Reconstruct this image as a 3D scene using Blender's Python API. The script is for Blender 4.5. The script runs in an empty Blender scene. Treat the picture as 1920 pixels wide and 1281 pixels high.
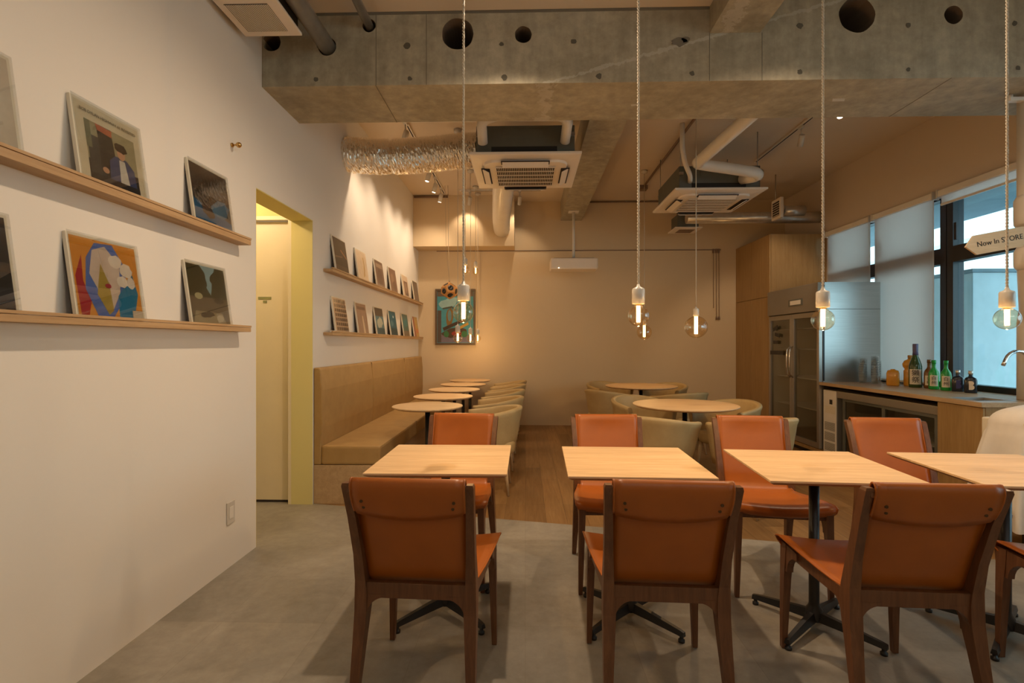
import bpy, bmesh, math, random
from mathutils import Vector, Matrix
random.seed(7)
PI = math.pi
S = bpy.context.scene
COL = S.collection

# ------------------------------------------------------------------ camera, world, exposure
cam_d = bpy.data.cameras.new('camera'); cam = bpy.data.objects.new('camera', cam_d); COL.objects.link(cam)
cam_d.sensor_width = 36.0; cam_d.sensor_fit = 'HORIZONTAL'; cam_d.lens = 18.0      # 960 px focal length
cam_d.shift_y = 4.5/1920; cam_d.clip_start = 0.05; cam_d.clip_end = 200
cam.location = (0, 0, 1.268)
cam.rotation_euler = (PI/2, 0, math.atan(25/960))
S.camera = cam
W = bpy.data.worlds.new('world'); S.world = W; W.use_nodes = True
bg = W.node_tree.nodes['Background']; bg.inputs[0].default_value = (0.82, 0.93, 1.0, 1); bg.inputs[1].default_value = 4.2
S.view_settings.view_transform = 'Standard'; S.view_settings.look = 'None'
S.view_settings.gamma = 1.0; S.view_settings.use_curve_mapping = False
S.view_settings.exposure = 0.0
S.cycles.transparent_max_bounces = 48
WARM = (1.0, 0.75, 0.51)
AMBER = (1.0, 0.62, 0.27)

# ------------------------------------------------------------------ materials
def nt(name):
    m = bpy.data.materials.new(name); m.use_nodes = True
    return m, m.node_tree.nodes, m.node_tree.links, m.node_tree.nodes['Principled BSDF']
def ramp(N, stops):
    r = N.new('ShaderNodeValToRGB'); e = r.color_ramp.elements
    e[0].position, e[0].color = stops[0][0], (*stops[0][1], 1)
    e[1].position, e[1].color = stops[-1][0], (*stops[-1][1], 1)
    for p, c in stops[1:-1]:
        x = e.new(p); x.color = (*c, 1)
    return r
def coords(N, L, scale=(1,1,1), rot=(0,0,0), world=False):
    t = N.new('ShaderNodeTexCoord'); mp = N.new('ShaderNodeMapping')
    if world:
        g = N.new('ShaderNodeNewGeometry'); L.new(g.outputs['Position'], mp.inputs[0])
    else: L.new(t.outputs['Object'], mp.inputs[0])
    mp.inputs['Scale'].default_value = scale; mp.inputs['Rotation'].default_value = rot
    return mp.outputs[0]
def noise(N, L, vec, scale, detail=4, rough=.55, dist=0):
    n = N.new('ShaderNodeTexNoise'); n.inputs['Scale'].default_value = scale; n.inputs['Detail'].default_value = detail
    n.inputs['Roughness'].default_value = rough; n.inputs['Distortion'].default_value = dist
    L.new(vec, n.inputs['Vector']); return n.outputs['Fac']
def bump(N, L, h, bs, strength=.2, dist=.01):
    b = N.new('ShaderNodeBump'); b.inputs['Strength'].default_value = strength; b.inputs['Distance'].default_value = dist
    L.new(h, b.inputs['Height']); L.new(b.outputs[0], bs.inputs['Normal'])
def mixc(N, L, fac, a, b, mode='MIX'):
    m = N.new('ShaderNodeMix'); m.data_type = 'RGBA'; m.blend_type = mode
    if isinstance(fac, float): m.inputs[0].default_value = fac
    else: L.new(fac, m.inputs[0])
    for i, v in ((6, a), (7, b)):
        if isinstance(v, tuple): m.inputs[i].default_value = (*v, 1)
        else: L.new(v, m.inputs[i])
    return m.outputs[2]
def plain(name, col, rough=.5, metal=0, var=.06, scale=6, bmp=0, spec=.5, coat=0, world=False):
    m, N, L, B = nt(name)
    v = coords(N, L, world=world); n = noise(N, L, v, scale)
    c0 = tuple(max(0, c*(1-var)) for c in col); c1 = tuple(min(1, c*(1+var)) for c in col)
    r = ramp(N, [(.3, c0), (.7, c1)]); L.new(n, r.inputs[0]); L.new(r.outputs[0], B.inputs['Base Color'])
    B.inputs['Roughness'].default_value = rough; B.inputs['Metallic'].default_value = metal
    B.inputs['Specular IOR Level'].default_value = spec; B.inputs['Coat Weight'].default_value = coat
    if bmp: bump(N, L, noise(N, L, v, scale*14, 3), B, bmp, .003)
    return m
def wood(name, a, b, axis=0, scale=1.0, rough=.45, spec=.4, rot=(0,0,0)):
    m, N, L, B = nt(name)
    sc = [14*scale]*3; sc[axis] = 1.0*scale
    v = coords(N, L, tuple(sc), rot)
    n1 = noise(N, L, v, 2.2, 5, .6, .6); n2 = noise(N, L, v, 9, 6, .7, .2)
    r = ramp(N, [(.3, a), (.5, tuple((x+y)/2 for x, y in zip(a, b))), (.68, b)]); L.new(n1, r.inputs[0])
    r2 = ramp(N, [(.35, (.78,.76,.72)), (.6, (1,1,1))]); L.new(n2, r2.inputs[0])
    L.new(mixc(N, L, .55, r.outputs[0], r2.outputs[0], 'MULTIPLY'), B.inputs['Base Color'])
    B.inputs['Roughness'].default_value = rough; B.inputs['Specular IOR Level'].default_value = spec
    bump(N, L, n2, B, .08, .002)
    return m
def emis(name, col, st):
    m, N, L, B = nt(name)
    B.inputs['Base Color'].default_value = (*col, 1)
    B.inputs['Emission Color'].default_value = (*col, 1); B.inputs['Emission Strength'].default_value = st
    return m
def thin_glass(name, tint, refl=.9, rough=.0, k=.04):
    m, N, L, B = nt(name)
    N.remove(B); out = N['Material Output']
    t = N.new('ShaderNodeBsdfTransparent'); t.inputs[0].default_value = (*tint, 1)
    g = N.new('ShaderNodeBsdfGlossy'); g.inputs['Roughness'].default_value = rough; g.inputs[0].default_value = (refl, refl, refl, 1)
    f = N.new('ShaderNodeLayerWeight'); f.inputs[0].default_value = .5
    p = N.new('ShaderNodeMath'); p.operation = 'POWER'; p.inputs[1].default_value = 4.0; L.new(f.outputs['Facing'], p.inputs[0])
    q = N.new('ShaderNodeMath'); q.operation = 'MULTIPLY_ADD'; q.inputs[1].default_value = .85; q.inputs[2].default_value = k; L.new(p.outputs[0], q.inputs[0])
    x = N.new('ShaderNodeMixShader'); L.new(q.outputs[0], x.inputs[0]); L.new(t.outputs[0], x.inputs[1]); L.new(g.outputs[0], x.inputs[2])
    L.new(x.outputs[0], out.inputs[0]); return m

M = {}
def plaster(name, col, b=.12):
    m, N, L, B = nt(name)
    v = coords(N, L, world=True)
    n = noise(N, L, v, 1.1, 5); r = ramp(N, [(.3, tuple(c*.96 for c in col)), (.7, col)]); L.new(n, r.inputs[0])
    L.new(r.outputs[0], B.inputs['Base Color']); B.inputs['Roughness'].default_value = .85; B.inputs['Specular IOR Level'].default_value = .2
    bump(N, L, noise(N, L, v, 60, 3), B, b, .002); return m
M['wall'] = plaster('white_plaster', (.74, .70, .64))
M['wall_back'] = plaster('beige_plaster', (.64, .505, .33))
M['wall_right'] = plaster('beige_paint', (.60, .50, .39))
M['ceiling'] = plaster('ceiling_paint', (.66, .56, .44), .05)
M['yellow'] = plaster('yellow_paint', (.72, .63, .27), .03)
def concrete():
    m, N, L, B = nt('cast_concrete')
    v = coords(N, L, world=True)
    n1 = noise(N, L, v, 1.4, 8, .65, .4); n2 = noise(N, L, v, 14, 8, .7)
    vs = coords(N, L, (5, 5, .6), world=True); n3 = noise(N, L, vs, 2.5, 5, .6)
    r = ramp(N, [(.28, (.285, .25, .185)), (.5, (.385, .345, .265)), (.72, (.475, .435, .35))]); L.new(n1, r.inputs[0])
    r2 = ramp(N, [(.3, (.70,.70,.67)), (.65, (1.12,1.11,1.07))]); L.new(n2, r2.inputs[0])
    r3 = ramp(N, [(.3, (.74,.74,.72)), (.7, (1.15,1.14,1.10))]); L.new(n3, r3.inputs[0])
    c = mixc(N, L, .8, r.outputs[0], r2.outputs[0], 'MULTIPLY'); c = mixc(N, L, .7, c, r3.outputs[0], 'MULTIPLY')
    # pale scar of an old crack repair and the hairline panel joints, fixed on the beam
    sep = N.new('ShaderNodeSeparateXYZ'); g = N.new('ShaderNodeNewGeometry'); L.new(g.outputs['Position'], sep.inputs[0])
    def math_(op, a, b):
        q = N.new('ShaderNodeMath'); q.operation = op
        for i, t in enumerate((a, b)):
            if isinstance(t, (int, float)): q.inputs[i].default_value = t
            elif t is not None: L.new(t, q.inputs[i])
        return q.outputs[0]
    ln = math_('SUBTRACT', sep.outputs[2], math_('ADD', math_('MULTIPLY', sep.outputs[0], .27), 2.87))
    ln = math_('ABSOLUTE', math_('ADD', ln, math_('MULTIPLY', math_('SUBTRACT', n2, .5), .09)), None)
    mask = math_('MULTIPLY', math_('LESS_THAN', ln, .010), math_('GREATER_THAN', n1, .40))
    c = mixc(N, L, math_('MULTIPLY', mask, .45), c, (.55, .52, .45))
    L.new(c, B.inputs['Base Color'])
    rr = ramp(N, [(.3, (.55,.55,.55)), (.7, (.8,.8,.8))]); L.new(n2, rr.inputs[0]); L.new(rr.outputs[0], B.inputs['Roughness'])
    bump(N, L, n2, B, .25, .006); return m
M['concrete'] = concrete()
M['concrete_line'] = plain('concrete_joint', (.17, .15, .115), .9)
M['concrete_hole'] = plain('tie_hole', (.11, .10, .075), .9)
M['pale_patch'] = plain('pale_patch', (.55, .53, .48), .8)
M['hole_inside'] = plain('sleeve_inside', (.14, .10, .07), .9)
def grey_floor():
    m, N, L, B = nt('grey_concrete_look_tile')
    v = coords(N, L, world=True)
    n1 = noise(N, L, v, 2.2, 8, .65, .5); n2 = noise(N, L, v, 18, 6, .7)
    r = ramp(N, [(.28, (.25, .223, .178)), (.5, (.335, .302, .248)), (.74, (.415, .378, .318))]); L.new(n1, r.inputs[0])
    r2 = ramp(N, [(.3, (.86,.86,.86)), (.7, (1.06,1.06,1.06))]); L.new(n2, r2.inputs[0])
    b = N.new('ShaderNodeTexBrick'); L.new(v, b.inputs['Vector'])
    b.inputs['Scale'].default_value = 1; b.inputs['Brick Width'].default_value = .46; b.inputs['Row Height'].default_value = .46
    b.inputs['Mortar Size'].default_value = .0008; b.inputs['Color1'].default_value = (1,1,1,1); b.inputs['Color2'].default_value = (.86,.87,.88,1)
    b.inputs['Mortar'].default_value = (.72,.7,.68,1); b.offset = .0
    c = mixc(N, L, 1.0, r.outputs[0], r2.outputs[0], 'MULTIPLY'); c = mixc(N, L, 1.0, c, b.outputs[0], 'MULTIPLY')
    L.new(c, B.inputs['Base Color']); B.inputs['Roughness'].default_value = .45; B.inputs['Specular IOR Level'].default_value = .35
    bump(N, L, n2, B, .05, .002); return m
M['grey_floor'] = grey_floor()
def wood_floor():
    m, N, L, B = nt('oak_plank_floor')
    v0 = coords(N, L, (1,1,1), (0,0,PI/2), world=True)
    b = N.new('ShaderNodeTexBrick'); L.new(v0, b.inputs['Vector']); b.offset = .37
    b.inputs['Scale'].default_value = 1; b.inputs['Brick Width'].default_value = 1.2; b.inputs['Row Height'].default_value = .15
    b.inputs['Mortar Size'].default_value = .0012; b.inputs['Color1'].default_value = (1,1,1,1); b.inputs['Color2'].default_value = (.62,.60,.58,1)
    b.inputs['Mortar'].default_value = (.3,.28,.25,1); b.inputs['Bias'].default_value = -.2
    v = coords(N, L, (14,1,14), world=True); n = noise(N, L, v, 2.5, 6, .65, .5)
    r = ramp(N, [(.3, (.25, .130, .044)), (.7, (.37, .212, .085))]); L.new(n, r.inputs[0])
    L.new(mixc(N, L, 1.0, r.outputs[0], b.outputs[0], 'MULTIPLY'), B.inputs['Base Color'])
    B.inputs['Roughness'].default_value = .42; B.inputs['Specular IOR Level'].default_value = .35
    return m
M['wood_floor'] = wood_floor()
M['oak_top'] = wood('pale_oak_tabletop', (.60, .40, .215), (.74, .53, .31), 0, 1.0, .5)
M['oak_edge'] = wood('oak_edge', (.34, .20, .09), (.44, .28, .14), 0, 1.2, .6)
M['oak_shelf'] = wood('oak_shelf', (.40, .25, .125), (.52, .34, .18), 1, 1.0, .55)
M['oak_cab'] = wood('oak_cabinet', (.31, .185, .068), (.39, .245, .10), 2, .8, .5)
M['oak_counter'] = wood('oak_counter', (.42, .28, .15), (.52, .36, .205), 1, .8, .4)
M['oak_leg'] = wood('pale_beech_leg', (.52, .38, .22), (.62, .47, .29), 2, 2, .5)
M['walnut'] = wood('dark_walnut', (.10, .036, .013), (.175, .070, .027), 2, 2.2, .4, .5)
def leather():
    m, N, L, B = nt('tan_orange_leather')
    v = coords(N, L)
    n = noise(N, L, v, 5, 5); r = ramp(N, [(.3, (.31, .080, .006)), (.7, (.39, .104, .010))]); L.new(n, r.inputs[0])
    L.new(r.outputs[0], B.inputs['Base Color']); B.inputs['Roughness'].default_value = .38; B.inputs['Specular IOR Level'].default_value = .5
    bump(N, L, noise(N, L, v, 260, 2), B, .06, .001); return m
M['leather'] = leather()
M['leather_edge'] = plain('leather_edge', (.20, .05, .015), .6)
M['rivet'] = plain('dark_brass_rivet', (.10, .06, .03), .4, .8)
def fabric(name, a, b, rough=.8, sc=8):
    m, N, L, B = nt(name); v = coords(N, L)
    n = noise(N, L, v, sc, 6, .6); r = ramp(N, [(.3, a), (.7, b)]); L.new(n, r.inputs[0]); L.new(r.outputs[0], B.inputs['Base Color'])
    B.inputs['Roughness'].default_value = rough; B.inputs['Specular IOR Level'].default_value = .3
    bump(N, L, noise(N, L, v, 220, 2), B, .15, .001); return m
M['sofa'] = fabric('tan_upholstery', (.33, .20, .075), (.39, .245, .095), .5)
M['tub'] = fabric('beige_leatherette', (.41, .29, .135), (.48, .35, .17), .48)
M['seam'] = plain('dark_seam', (.16, .10, .045), .8)
M['cloth'] = fabric('white_linen', (.66, .62, .57), (.74, .70, .65), .9)
M['black'] = plain('black_powder_coat', (.012, .012, .013), .38)
M['black_frame'] = plain('black_window_frame', (.012, .014, .02), .4)
M['steel'] = plain('brushed_steel', (.42, .40, .37), .36, .85, .05, 3)
M['header'] = plain('grey_header', (.26, .23, .19), .45, .4, .04, 3)
def brushed():
    m, N, L, B = nt('satin_steel_side'); v = coords(N, L, (1, 1, 60)); n = noise(N, L, v, 3, 4)
    r = ramp(N, [(.3, (.44,.435,.42)), (.7, (.52,.515,.50))]); L.new(n, r.inputs[0]); L.new(r.outputs[0], B.inputs['Base Color'])
    B.inputs['Metallic'].default_value = 1; B.inputs['Roughness'].default_value = .36; return m
M['satin'] = brushed()
M['chrome'] = plain('chrome', (.75, .75, .76), .08, 1, .02)
M['brass'] = plain('polished_brass', (.62, .40, .15), .2, 1, .03)
M['galv'] = plain('galvanised_duct', (.58, .56, .53), .28, .75, .15, 9)
def foil():
    m, N, L, B = nt('crinkled_aluminium_foil'); v = coords(N, L, (40, 12, 12))
    n = noise(N, L, v, 1.6, 3, .6, 1.0)
    B.inputs['Base Color'].default_value = (.95, .92, .86, 1); B.inputs['Metallic'].default_value = 1; B.inputs['Roughness'].default_value = .12
    bump(N, L, n, B, .5, .012); return m
M['foil'] = foil()

M['pvc'] = plain('white_pvc', (.72, .68, .62), .35, 0, .03)
M['ac_white'] = plain('ac_white_plastic', (.74, .66, .57), .45, 0, .02)
M['ac_dark'] = plain('grey_sheet_metal', (.13, .135, .12), .5, .3, .08)
M['ac_black'] = plain('black_foam', (.015, .015, .016), .8)
M['grille'] = plain('brown_grille', (.20, .13, .09), .6)
M['dark_slot'] = plain('dark_slot', (.03, .02, .018), .8)
M['socket'] = plain('white_porcelain', (.60, .56, .50), .25, 0, .02)
M['cord'] = plain('cream_cord', (.56, .49, .39), .7, 0, .05)
M['bulb'] = thin_glass('amber_bulb_glass', (.98, .89, .73), 1.0, k=.12)
M['filament'] = emis('filament_glow', (1.0, .70, .36), 5.5)
M['spot_face'] = emis('spot_lens_glow', (1.0, .86, .66), 9)
M['pane'] = thin_glass('window_pane', (.78, .94, .97), .8)
M['clear_pane'] = thin_glass('clear_pane', (.90, .88, .82), .8)
M['clear'] = thin_glass('clear_glass', (.93, .945, .945), 1.0, k=.10)
M['glass_rim'] = thin_glass('glass_rim', (.95, .97, .97), 1.0, k=.40)
M['fridge_glass'] = thin_glass('fridge_door_glass', (.80, .80, .76), .9, .03)
def blind():
    m, N, L, B = nt('roller_blind_fabric'); N.remove(B)
    d = N.new('ShaderNodeBsdfDiffuse'); d.inputs[0].default_value = (.66, .62, .58, 1)
    t = N.new('ShaderNodeBsdfTranslucent'); t.inputs[0].default_value = (.80, .62, .54, 1)
    v = coords(N, L); x = N.new('ShaderNodeMixShader'); x.inputs[0].default_value = .62
    L.new(d.outputs[0], x.inputs[1]); L.new(t.outputs[0], x.inputs[2]); L.new(x.outputs[0], N['Material Output'].inputs[0]); return m
M['blind'] = blind()
M['sign_wood'] = wood('pale_plywood', (.58, .42, .25), (.66, .50, .32), 0, 1.0, .6)
M['ink'] = plain('black_ink', (.015, .013, .012), .7)
M['paper'] = plain('cream_paper', (.68, .62, .50), .6, 0, .03)
M['outside_slab'] = plain('outside_soffit', (.20, .28, .32), .8)
M['outside_box'] = plain('outside_box', (.55, .66, .70), .7)
M['outside_pale'] = plain('outside_wall', (.80, .84, .86), .8)
M['outside_ground'] = plain('outside_ground', (.35, .36, .36), .9)
M['door_paint'] = plain('cream_door', (.78, .68, .47), .5, 0, .02)
M['sponge'] = plain('speaker_wood', (.45, .22, .07), .45)
M['amber_liquid'] = plain('amber_glass_bottle', (.60, .27, .03), .12, 0, .1)
M['amber_dark'] = plain('brown_glass_bottle', (.16, .07, .02), .12, 0, .1)
M['green_dark'] = plain('dark_green_glass', (.035, .07, .02), .1, 0, .1)
M['green_glass'] = plain('bright_green_glass', (.02, .30, .05), .1, 0, .15)
M['navy'] = plain('navy_black_bottle', (.015, .02, .03), .18, 0, .05)
M['purple'] = plain('purple_cap', (.10, .08, .16), .4)
M['orange_cap'] = plain('ochre_cap', (.45, .25, .07), .5)
M['silver_cap'] = plain('silver_cap', (.65, .62, .58), .3, .6)
CP = {}
def cp(r, g, b):
    k = (r, g, b)
    if k not in CP:
        f = lambda s: ((s/255+.055)/1.055)**2.4 if s > 10 else s/255/12.92
        CP[k] = plain('printed_colour_%d' % len(CP), (f(r), f(g), f(b)), .3, 0, .08, 18)
    return CP[k]

# ------------------------------------------------------------------ mesh helpers
class MB:
    def __init__(s, smooth=False): s.bm = bmesh.new(); s.mats = []; s.smooth = smooth
    def mi(s, m):
        if m not in s.mats: s.mats.append(m)
        return s.mats.index(m)
    def _fin(s, n0, m, sm=False):
        i = s.mi(m); s.bm.faces.ensure_lookup_table()
        for f in s.bm.faces[n0:]: f.material_index = i; f.smooth = sm
    def box(s, x0, x1, y0, y1, z0, z1, m, bev=0, mat=None):
        n0 = len(s.bm.faces)
        if bev:
            t = bmesh.new(); bmesh.ops.create_cube(t, size=1)
            bmesh.ops.scale(t, vec=(x1-x0, y1-y0, z1-z0), verts=t.verts); bmesh.ops.translate(t, vec=((x0+x1)/2, (y0+y1)/2, (z0+z1)/2), verts=t.verts)
            bmesh.ops.bevel(t, geom=t.edges[:], offset=bev, segments=2, profile=.6, affect='EDGES')
            if mat: bmesh.ops.transform(t, matrix=mat, verts=t.verts)
            me = bpy.data.meshes.new('t'); t.to_mesh(me); t.free(); s.bm.from_mesh(me); bpy.data.meshes.remove(me)
        else:
            vs = [s.bm.verts.new(((mat @ Vector(p)) if mat else Vector(p))) for p in [(x0,y0,z0),(x1,y0,z0),(x1,y1,z0),(x0,y1,z0),(x0,y0,z1),(x1,y0,z1),(x1,y1,z1),(x0,y1,z1)]]
            for q in ((0,3,2,1),(4,5,6,7),(0,1,5,4),(1,2,6,5),(2,3,7,6),(3,0,4,7)): s.bm.faces.new([vs[i] for i in q])
        s._fin(n0, m); return s
    def rings(s, rings, m, cap=True, closed=True, sm=True):
        n0 = len(s.bm.faces); R = [[s.bm.verts.new(p) for p in r] for r in rings]
        n = len(R[0])
        for a, b in zip(R, R[1:]):
            for i in range(n if closed else n-1):
                j = (i+1) % n
                try: s.bm.faces.new((a[i], a[j], b[j], b[i]))
                except ValueError: pass
        s._fin(n0, m, sm); n0 = len(s.bm.faces)
        if cap and closed:
            s.bm.faces.new(R[0][::-1]); s.bm.faces.new(R[-1])
        s._fin(n0, m, False); return s
    def lathe(s, prof, m, n=24, c=(0,0,0), cap=True, sm=True):
        return s.rings([[(c[0]+r*math.cos(2*PI*i/n), c[1]+r*math.sin(2*PI*i/n), c[2]+z) for i in range(n)] for r, z in prof], m, cap, sm=sm)
    def tube(s, pts, r, m, n=12, cap=True, sm=True, rf=None):
        pts = [Vector(p) for p in pts]; rs = []
        up = None
        for i, p in enumerate(pts):
            d = (pts[min(i+1, len(pts)-1)] - pts[max(i-1, 0)]).normalized()
            if up is None: up = d.orthogonal().normalized()
            else: up = (up - d*up.dot(d)).normalized()
            w = d.cross(up); rr = r[i] if isinstance(r, (list, tuple)) else r
            rs.append([p + (up*math.cos(2*PI*k/n) + w*math.sin(2*PI*k/n))*(rr*(rf(i, k) if rf else 1)) for k in range(n)])
        return s.rings(rs, m, cap, sm=sm)
    def prism(s, pts, axis, a, b, m):
        # polygon in the two other axes, extruded along axis from a to b
        def P(u, v, w):
            return {0: (w, u, v), 1: (u, w, v), 2: (u, v, w)}[axis]
        n0 = len(s.bm.faces); A = [s.bm.verts.new(P(u, v, a)) for u, v in pts]; B = [s.bm.verts.new(P(u, v, b)) for u, v in pts]; n = len(pts)
        s.bm.faces.new(A); s.bm.faces.new(B[::-1])
        for i in range(n): s.bm.faces.new((A[i], B[i], B[(i+1) % n], A[(i+1) % n]))
        s._fin(n0, m); return s
    def grid(s, fn, nu, nv, m, sm=True):
        n0 = len(s.bm.faces); V = [[s.bm.verts.new(fn(i/nu, j/nv)) for j in range(nv+1)] for i in range(nu+1)]
        for i in range(nu):
            for j in range(nv): s.bm.faces.new((V[i][j], V[i+1][j], V[i+1][j+1], V[i][j+1]))
        s._fin(n0, m, sm); return s
    def poly(s, pts, m):
        n0 = len(s.bm.faces); s.bm.faces.new([s.bm.verts.new(p) for p in pts]); s._fin(n0, m); return s
    def build(s, name, parent=None, loc=None, rotz=None, fix=True):
        if fix: bmesh.ops.recalc_face_normals(s.bm, faces=s.bm.faces[:])
        me = bpy.data.meshes.new(name); s.bm.to_mesh(me); s.bm.free()
        for m in s.mats: me.materials.append(m)
        o = bpy.data.objects.new(name, me); COL.objects.link(o)
        if parent: o.parent = parent
        if loc: o.location = loc
        if rotz is not None: o.rotation_euler = (0, 0, rotz)
        return o
def tag(o, label=None, cat=None, group=None, kind=None):
    if label: o['label'] = label
    if cat: o['category'] = cat
    if group: o['group'] = group
    if kind: o['kind'] = kind
    return o
def thing(name, label, cat, loc=(0,0,0), rotz=0, group=None):
    o = bpy.data.objects.new(name, None); COL.objects.link(o); o.location = loc; o.rotation_euler = (0, 0, rotz)
    o.empty_display_size = .1
    return tag(o, label, cat, group)
def struct(mb, name, parent=None):
    o = mb.build(name, parent)
    if not parent: o['kind'] = 'structure'
    return o
def copy_tree(o, parent=None):
    c = o.copy(); COL.objects.link(c)
    if parent: c.parent = parent
    for ch in list(KIDS.get(o.name, [])) or [x for x in o.children]: copy_tree(ch, c)
    return c
KIDS = {}
def dup(root, loc, rotz, label, group=None):
    r = copy_tree(root); r.location = loc; r.rotation_euler = (0, 0, rotz); r['label'] = label
    if group: r['group'] = group
    return r
def light(kind, name, loc, energy, color, parent=None, size=.05, target=None, angle=60, blend=.5, sx=None, sy=None):
    d = bpy.data.lights.new(name, kind); d.energy = energy; d.color = color
    if kind in ('POINT', 'SPOT'): d.shadow_soft_size = size
    if kind == 'SPOT': d.spot_size = math.radians(angle); d.spot_blend = blend
    if kind == 'AREA': d.shape = 'RECTANGLE'; d.size = sx; d.size_y = sy
    o = bpy.data.objects.new(name, d); COL.objects.link(o); o.location = loc
    if target is not None: o.rotation_euler = (Vector(target) - Vector(loc)).to_track_quat('-Z', 'Y').to_euler()
    if parent:
        o.parent = parent
    return o
def text(s_, name, size, m, parent, mat, depth=.0004, align='CENTER'):
    c = bpy.data.curves.new(name, 'FONT'); c.body = s_; c.size = size; c.align_x = align; c.align_y = 'CENTER'; c.extrude = depth
    c.resolution_u = 3
    o = bpy.data.objects.new(name, c); COL.objects.link(o)
    bpy.context.view_layer.update()
    me = bpy.data.meshes.new_from_object(o.evaluated_get(bpy.context.evaluated_depsgraph_get()))
    bpy.data.objects.remove(o); me.transform(mat); me.materials.clear(); me.materials.append(m)
    r = bpy.data.objects.new(name, me); COL.objects.link(r)
    if parent: r.parent = parent
    return r
def arc(cx, cy, r, a0, a1, n):
    return [(cx + r*math.cos(a0+(a1-a0)*i/n), cy + r*math.sin(a0+(a1-a0)*i/n)) for i in range(n+1)]

# ------------------------------------------------------------------ room shell
XL, XR, YB, YF, ZC = -1.679, 4.0, 8.0, -1.3, 3.49
# the grey floor meets the oak floor on a slanting line
P0, P1 = (XL-.0, 4.02), (XR, 2.82)
b = MB(); b.poly([(-3.0, YF, 0), (XR+.1, YF, 0), (XR+.1, P1[1]-.02, 0), (P0[0], P0[1], 0), (XL-.17, 4.2, 0), (-3.0, 4.2, 0)], M['grey_floor']); struct(b, 'floor')
b = MB(); b.poly([(P0[0], P0[1], 0), (XR+.1, P1[1]-.02, 0), (XR+.1, YB+.1, 0), (P0[0], YB+.1, 0)], M['wood_floor']); struct(b, 'floor_wood')
b = MB(); b.box(-3.0, XR+.2, YF-.1, YB+.2, ZC, ZC+.1, M['ceiling']); struct(b, 'ceiling')
b = MB(); b.box(XL, 1.147, YF, 3.215, 3.368, ZC-.001, M['ceiling']); struct(b, 'ceiling_plaster_slab')
T = .17
b = MB()
b.box(XL-T, XL, YF, 3.15, 0, ZC, M['wall']); b.box(XL-T, XL, 4.004, YB, 0, ZC, M['wall']); b.box(XL-T, XL, 3.15, 4.004, 2.244, ZC, M['wall'])
struct(b, 'wall_left')
b = MB(); b.box(XL-T, XR+.15, YB, YB+.15, 0, ZC, M['wall_back']); struct(b, 'wall_back')
b = MB(); b.box(-3.0, XR+.15, YF-.15, YF, 0, 2.55, M['wall']); b.box(-3.0, XR+.15, YF-.15, YF, 3.2, ZC, M['wall']); b.box(-3.0, -.6, YF-.15, YF, 2.55, 3.2, M['wall']); b.box(3.6, XR+.15, YF-.15, YF, 2.55, 3.2, M['wall']); struct(b, 'wall_front')
w5 = thing('window_5', 'unseen black framed high window added in the front wall to light the beam', None); w5['kind'] = 'structure'  # unseen opening added behind the camera to put cool daylight on the beam
b = MB(); yw = YF-.10
for a in (-.6, .78, 2.16, 3.54): b.box(a, a+.06, yw-.04, yw+.04, 2.551, 3.199, M['black_frame'])
b.box(-.54, 3.54, yw-.04, yw+.04, 2.551, 2.60, M['black_frame']); b.box(-.54, 3.54, yw-.04, yw+.04, 3.15, 3.199, M['black_frame']); b.build('window_frame', w5)
b = MB(); b.box(-.54, 3.54, yw-.003, yw+.003, 2.60, 3.15, M['clear_pane']); b.build('pane', w5)
# right wall with its strip of windows
b = MB()
b.box(XR, XR+.15, YF, YB, 2.745, ZC, M['wall_right']); b.box(XR, XR+.15, YF, YB, 0, .84, M['wall_right'])
b.box(XR, XR+.15, 6.845, YB, .84, 2.745, M['wall_right']); b.box(XR, XR+.15, YF, .6, .84, 2.745, M['wall_right'])
struct(b, 'wall_right')
# recess behind the doorway
b = MB()
b.box(-3.0, XL-T, 4.004, 4.04, 2.28, 2.6, M['yellow']); b.box(XL-T-.004, XL-T+.02, 4.004, 4.04, 0, 2.28, M['yellow'])
b.box(-2.75, -3.0, 4.004, 4.04, 0, 2.28, M['yellow']); b.box(-3.05, -3.0, 2.2, 4.1, 0, 2.6, M['yellow'])
b.box(-3.0, XL-T, 2.2, 2.25, 0, 2.6, M['yellow']); b.box(-3.0, XL-T, 2.2, 4.04, 2.56, 2.62, M['yellow'])
struct(b, 'wall_recess')
b = MB(); b.box(XL-T, XL-.001, 3.998, 4.0045, 0, 2.244, M['yellow']); b.box(XL-T, XL-.001, 3.15, 4.0, 2.238, 2.2435, M['yellow']); b.box(XL-T, XL-.001, 3.1495, 3.155, 0, 2.24, M['yellow'])
struct(b, 'trim_doorway')
# the door in the recess
d = thing('door_1', 'cream door in the yellow recess', 'door'); d['kind'] = 'structure'; del d['category']
b = MB(); b.box(-2.72, -1.875, 4.05, 4.09, .02, 2.245, M['door_paint']); b.build('door_leaf', d)
b = MB(); b.box(-1.875, -1.845, 4.0, 4.09, 0, 2.28, M['door_paint']); b.box(-2.75, -2.72, 4.0, 4.09, 0, 2.28, M['door_paint']); b.box(-2.72, -1.875, 4.0, 4.09, 2.25, 2.28, M['door_paint']); b.build('door_frame', d)
b = MB(); b.box(-2.72, -1.875, 4.052, 4.3, 0.001, .019, M['dark_slot']); b.build('threshold_gap', d)
ds = MB(); ds.box(-2.14, -2.035, 4.046, 4.05, 1.625, 1.645, cp(150, 150, 100)); ds.box(-2.10, -2.07, 4.046, 4.05, 1.597, 1.615, cp(150, 150, 100)); ds.build('door_sign', d)

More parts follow.
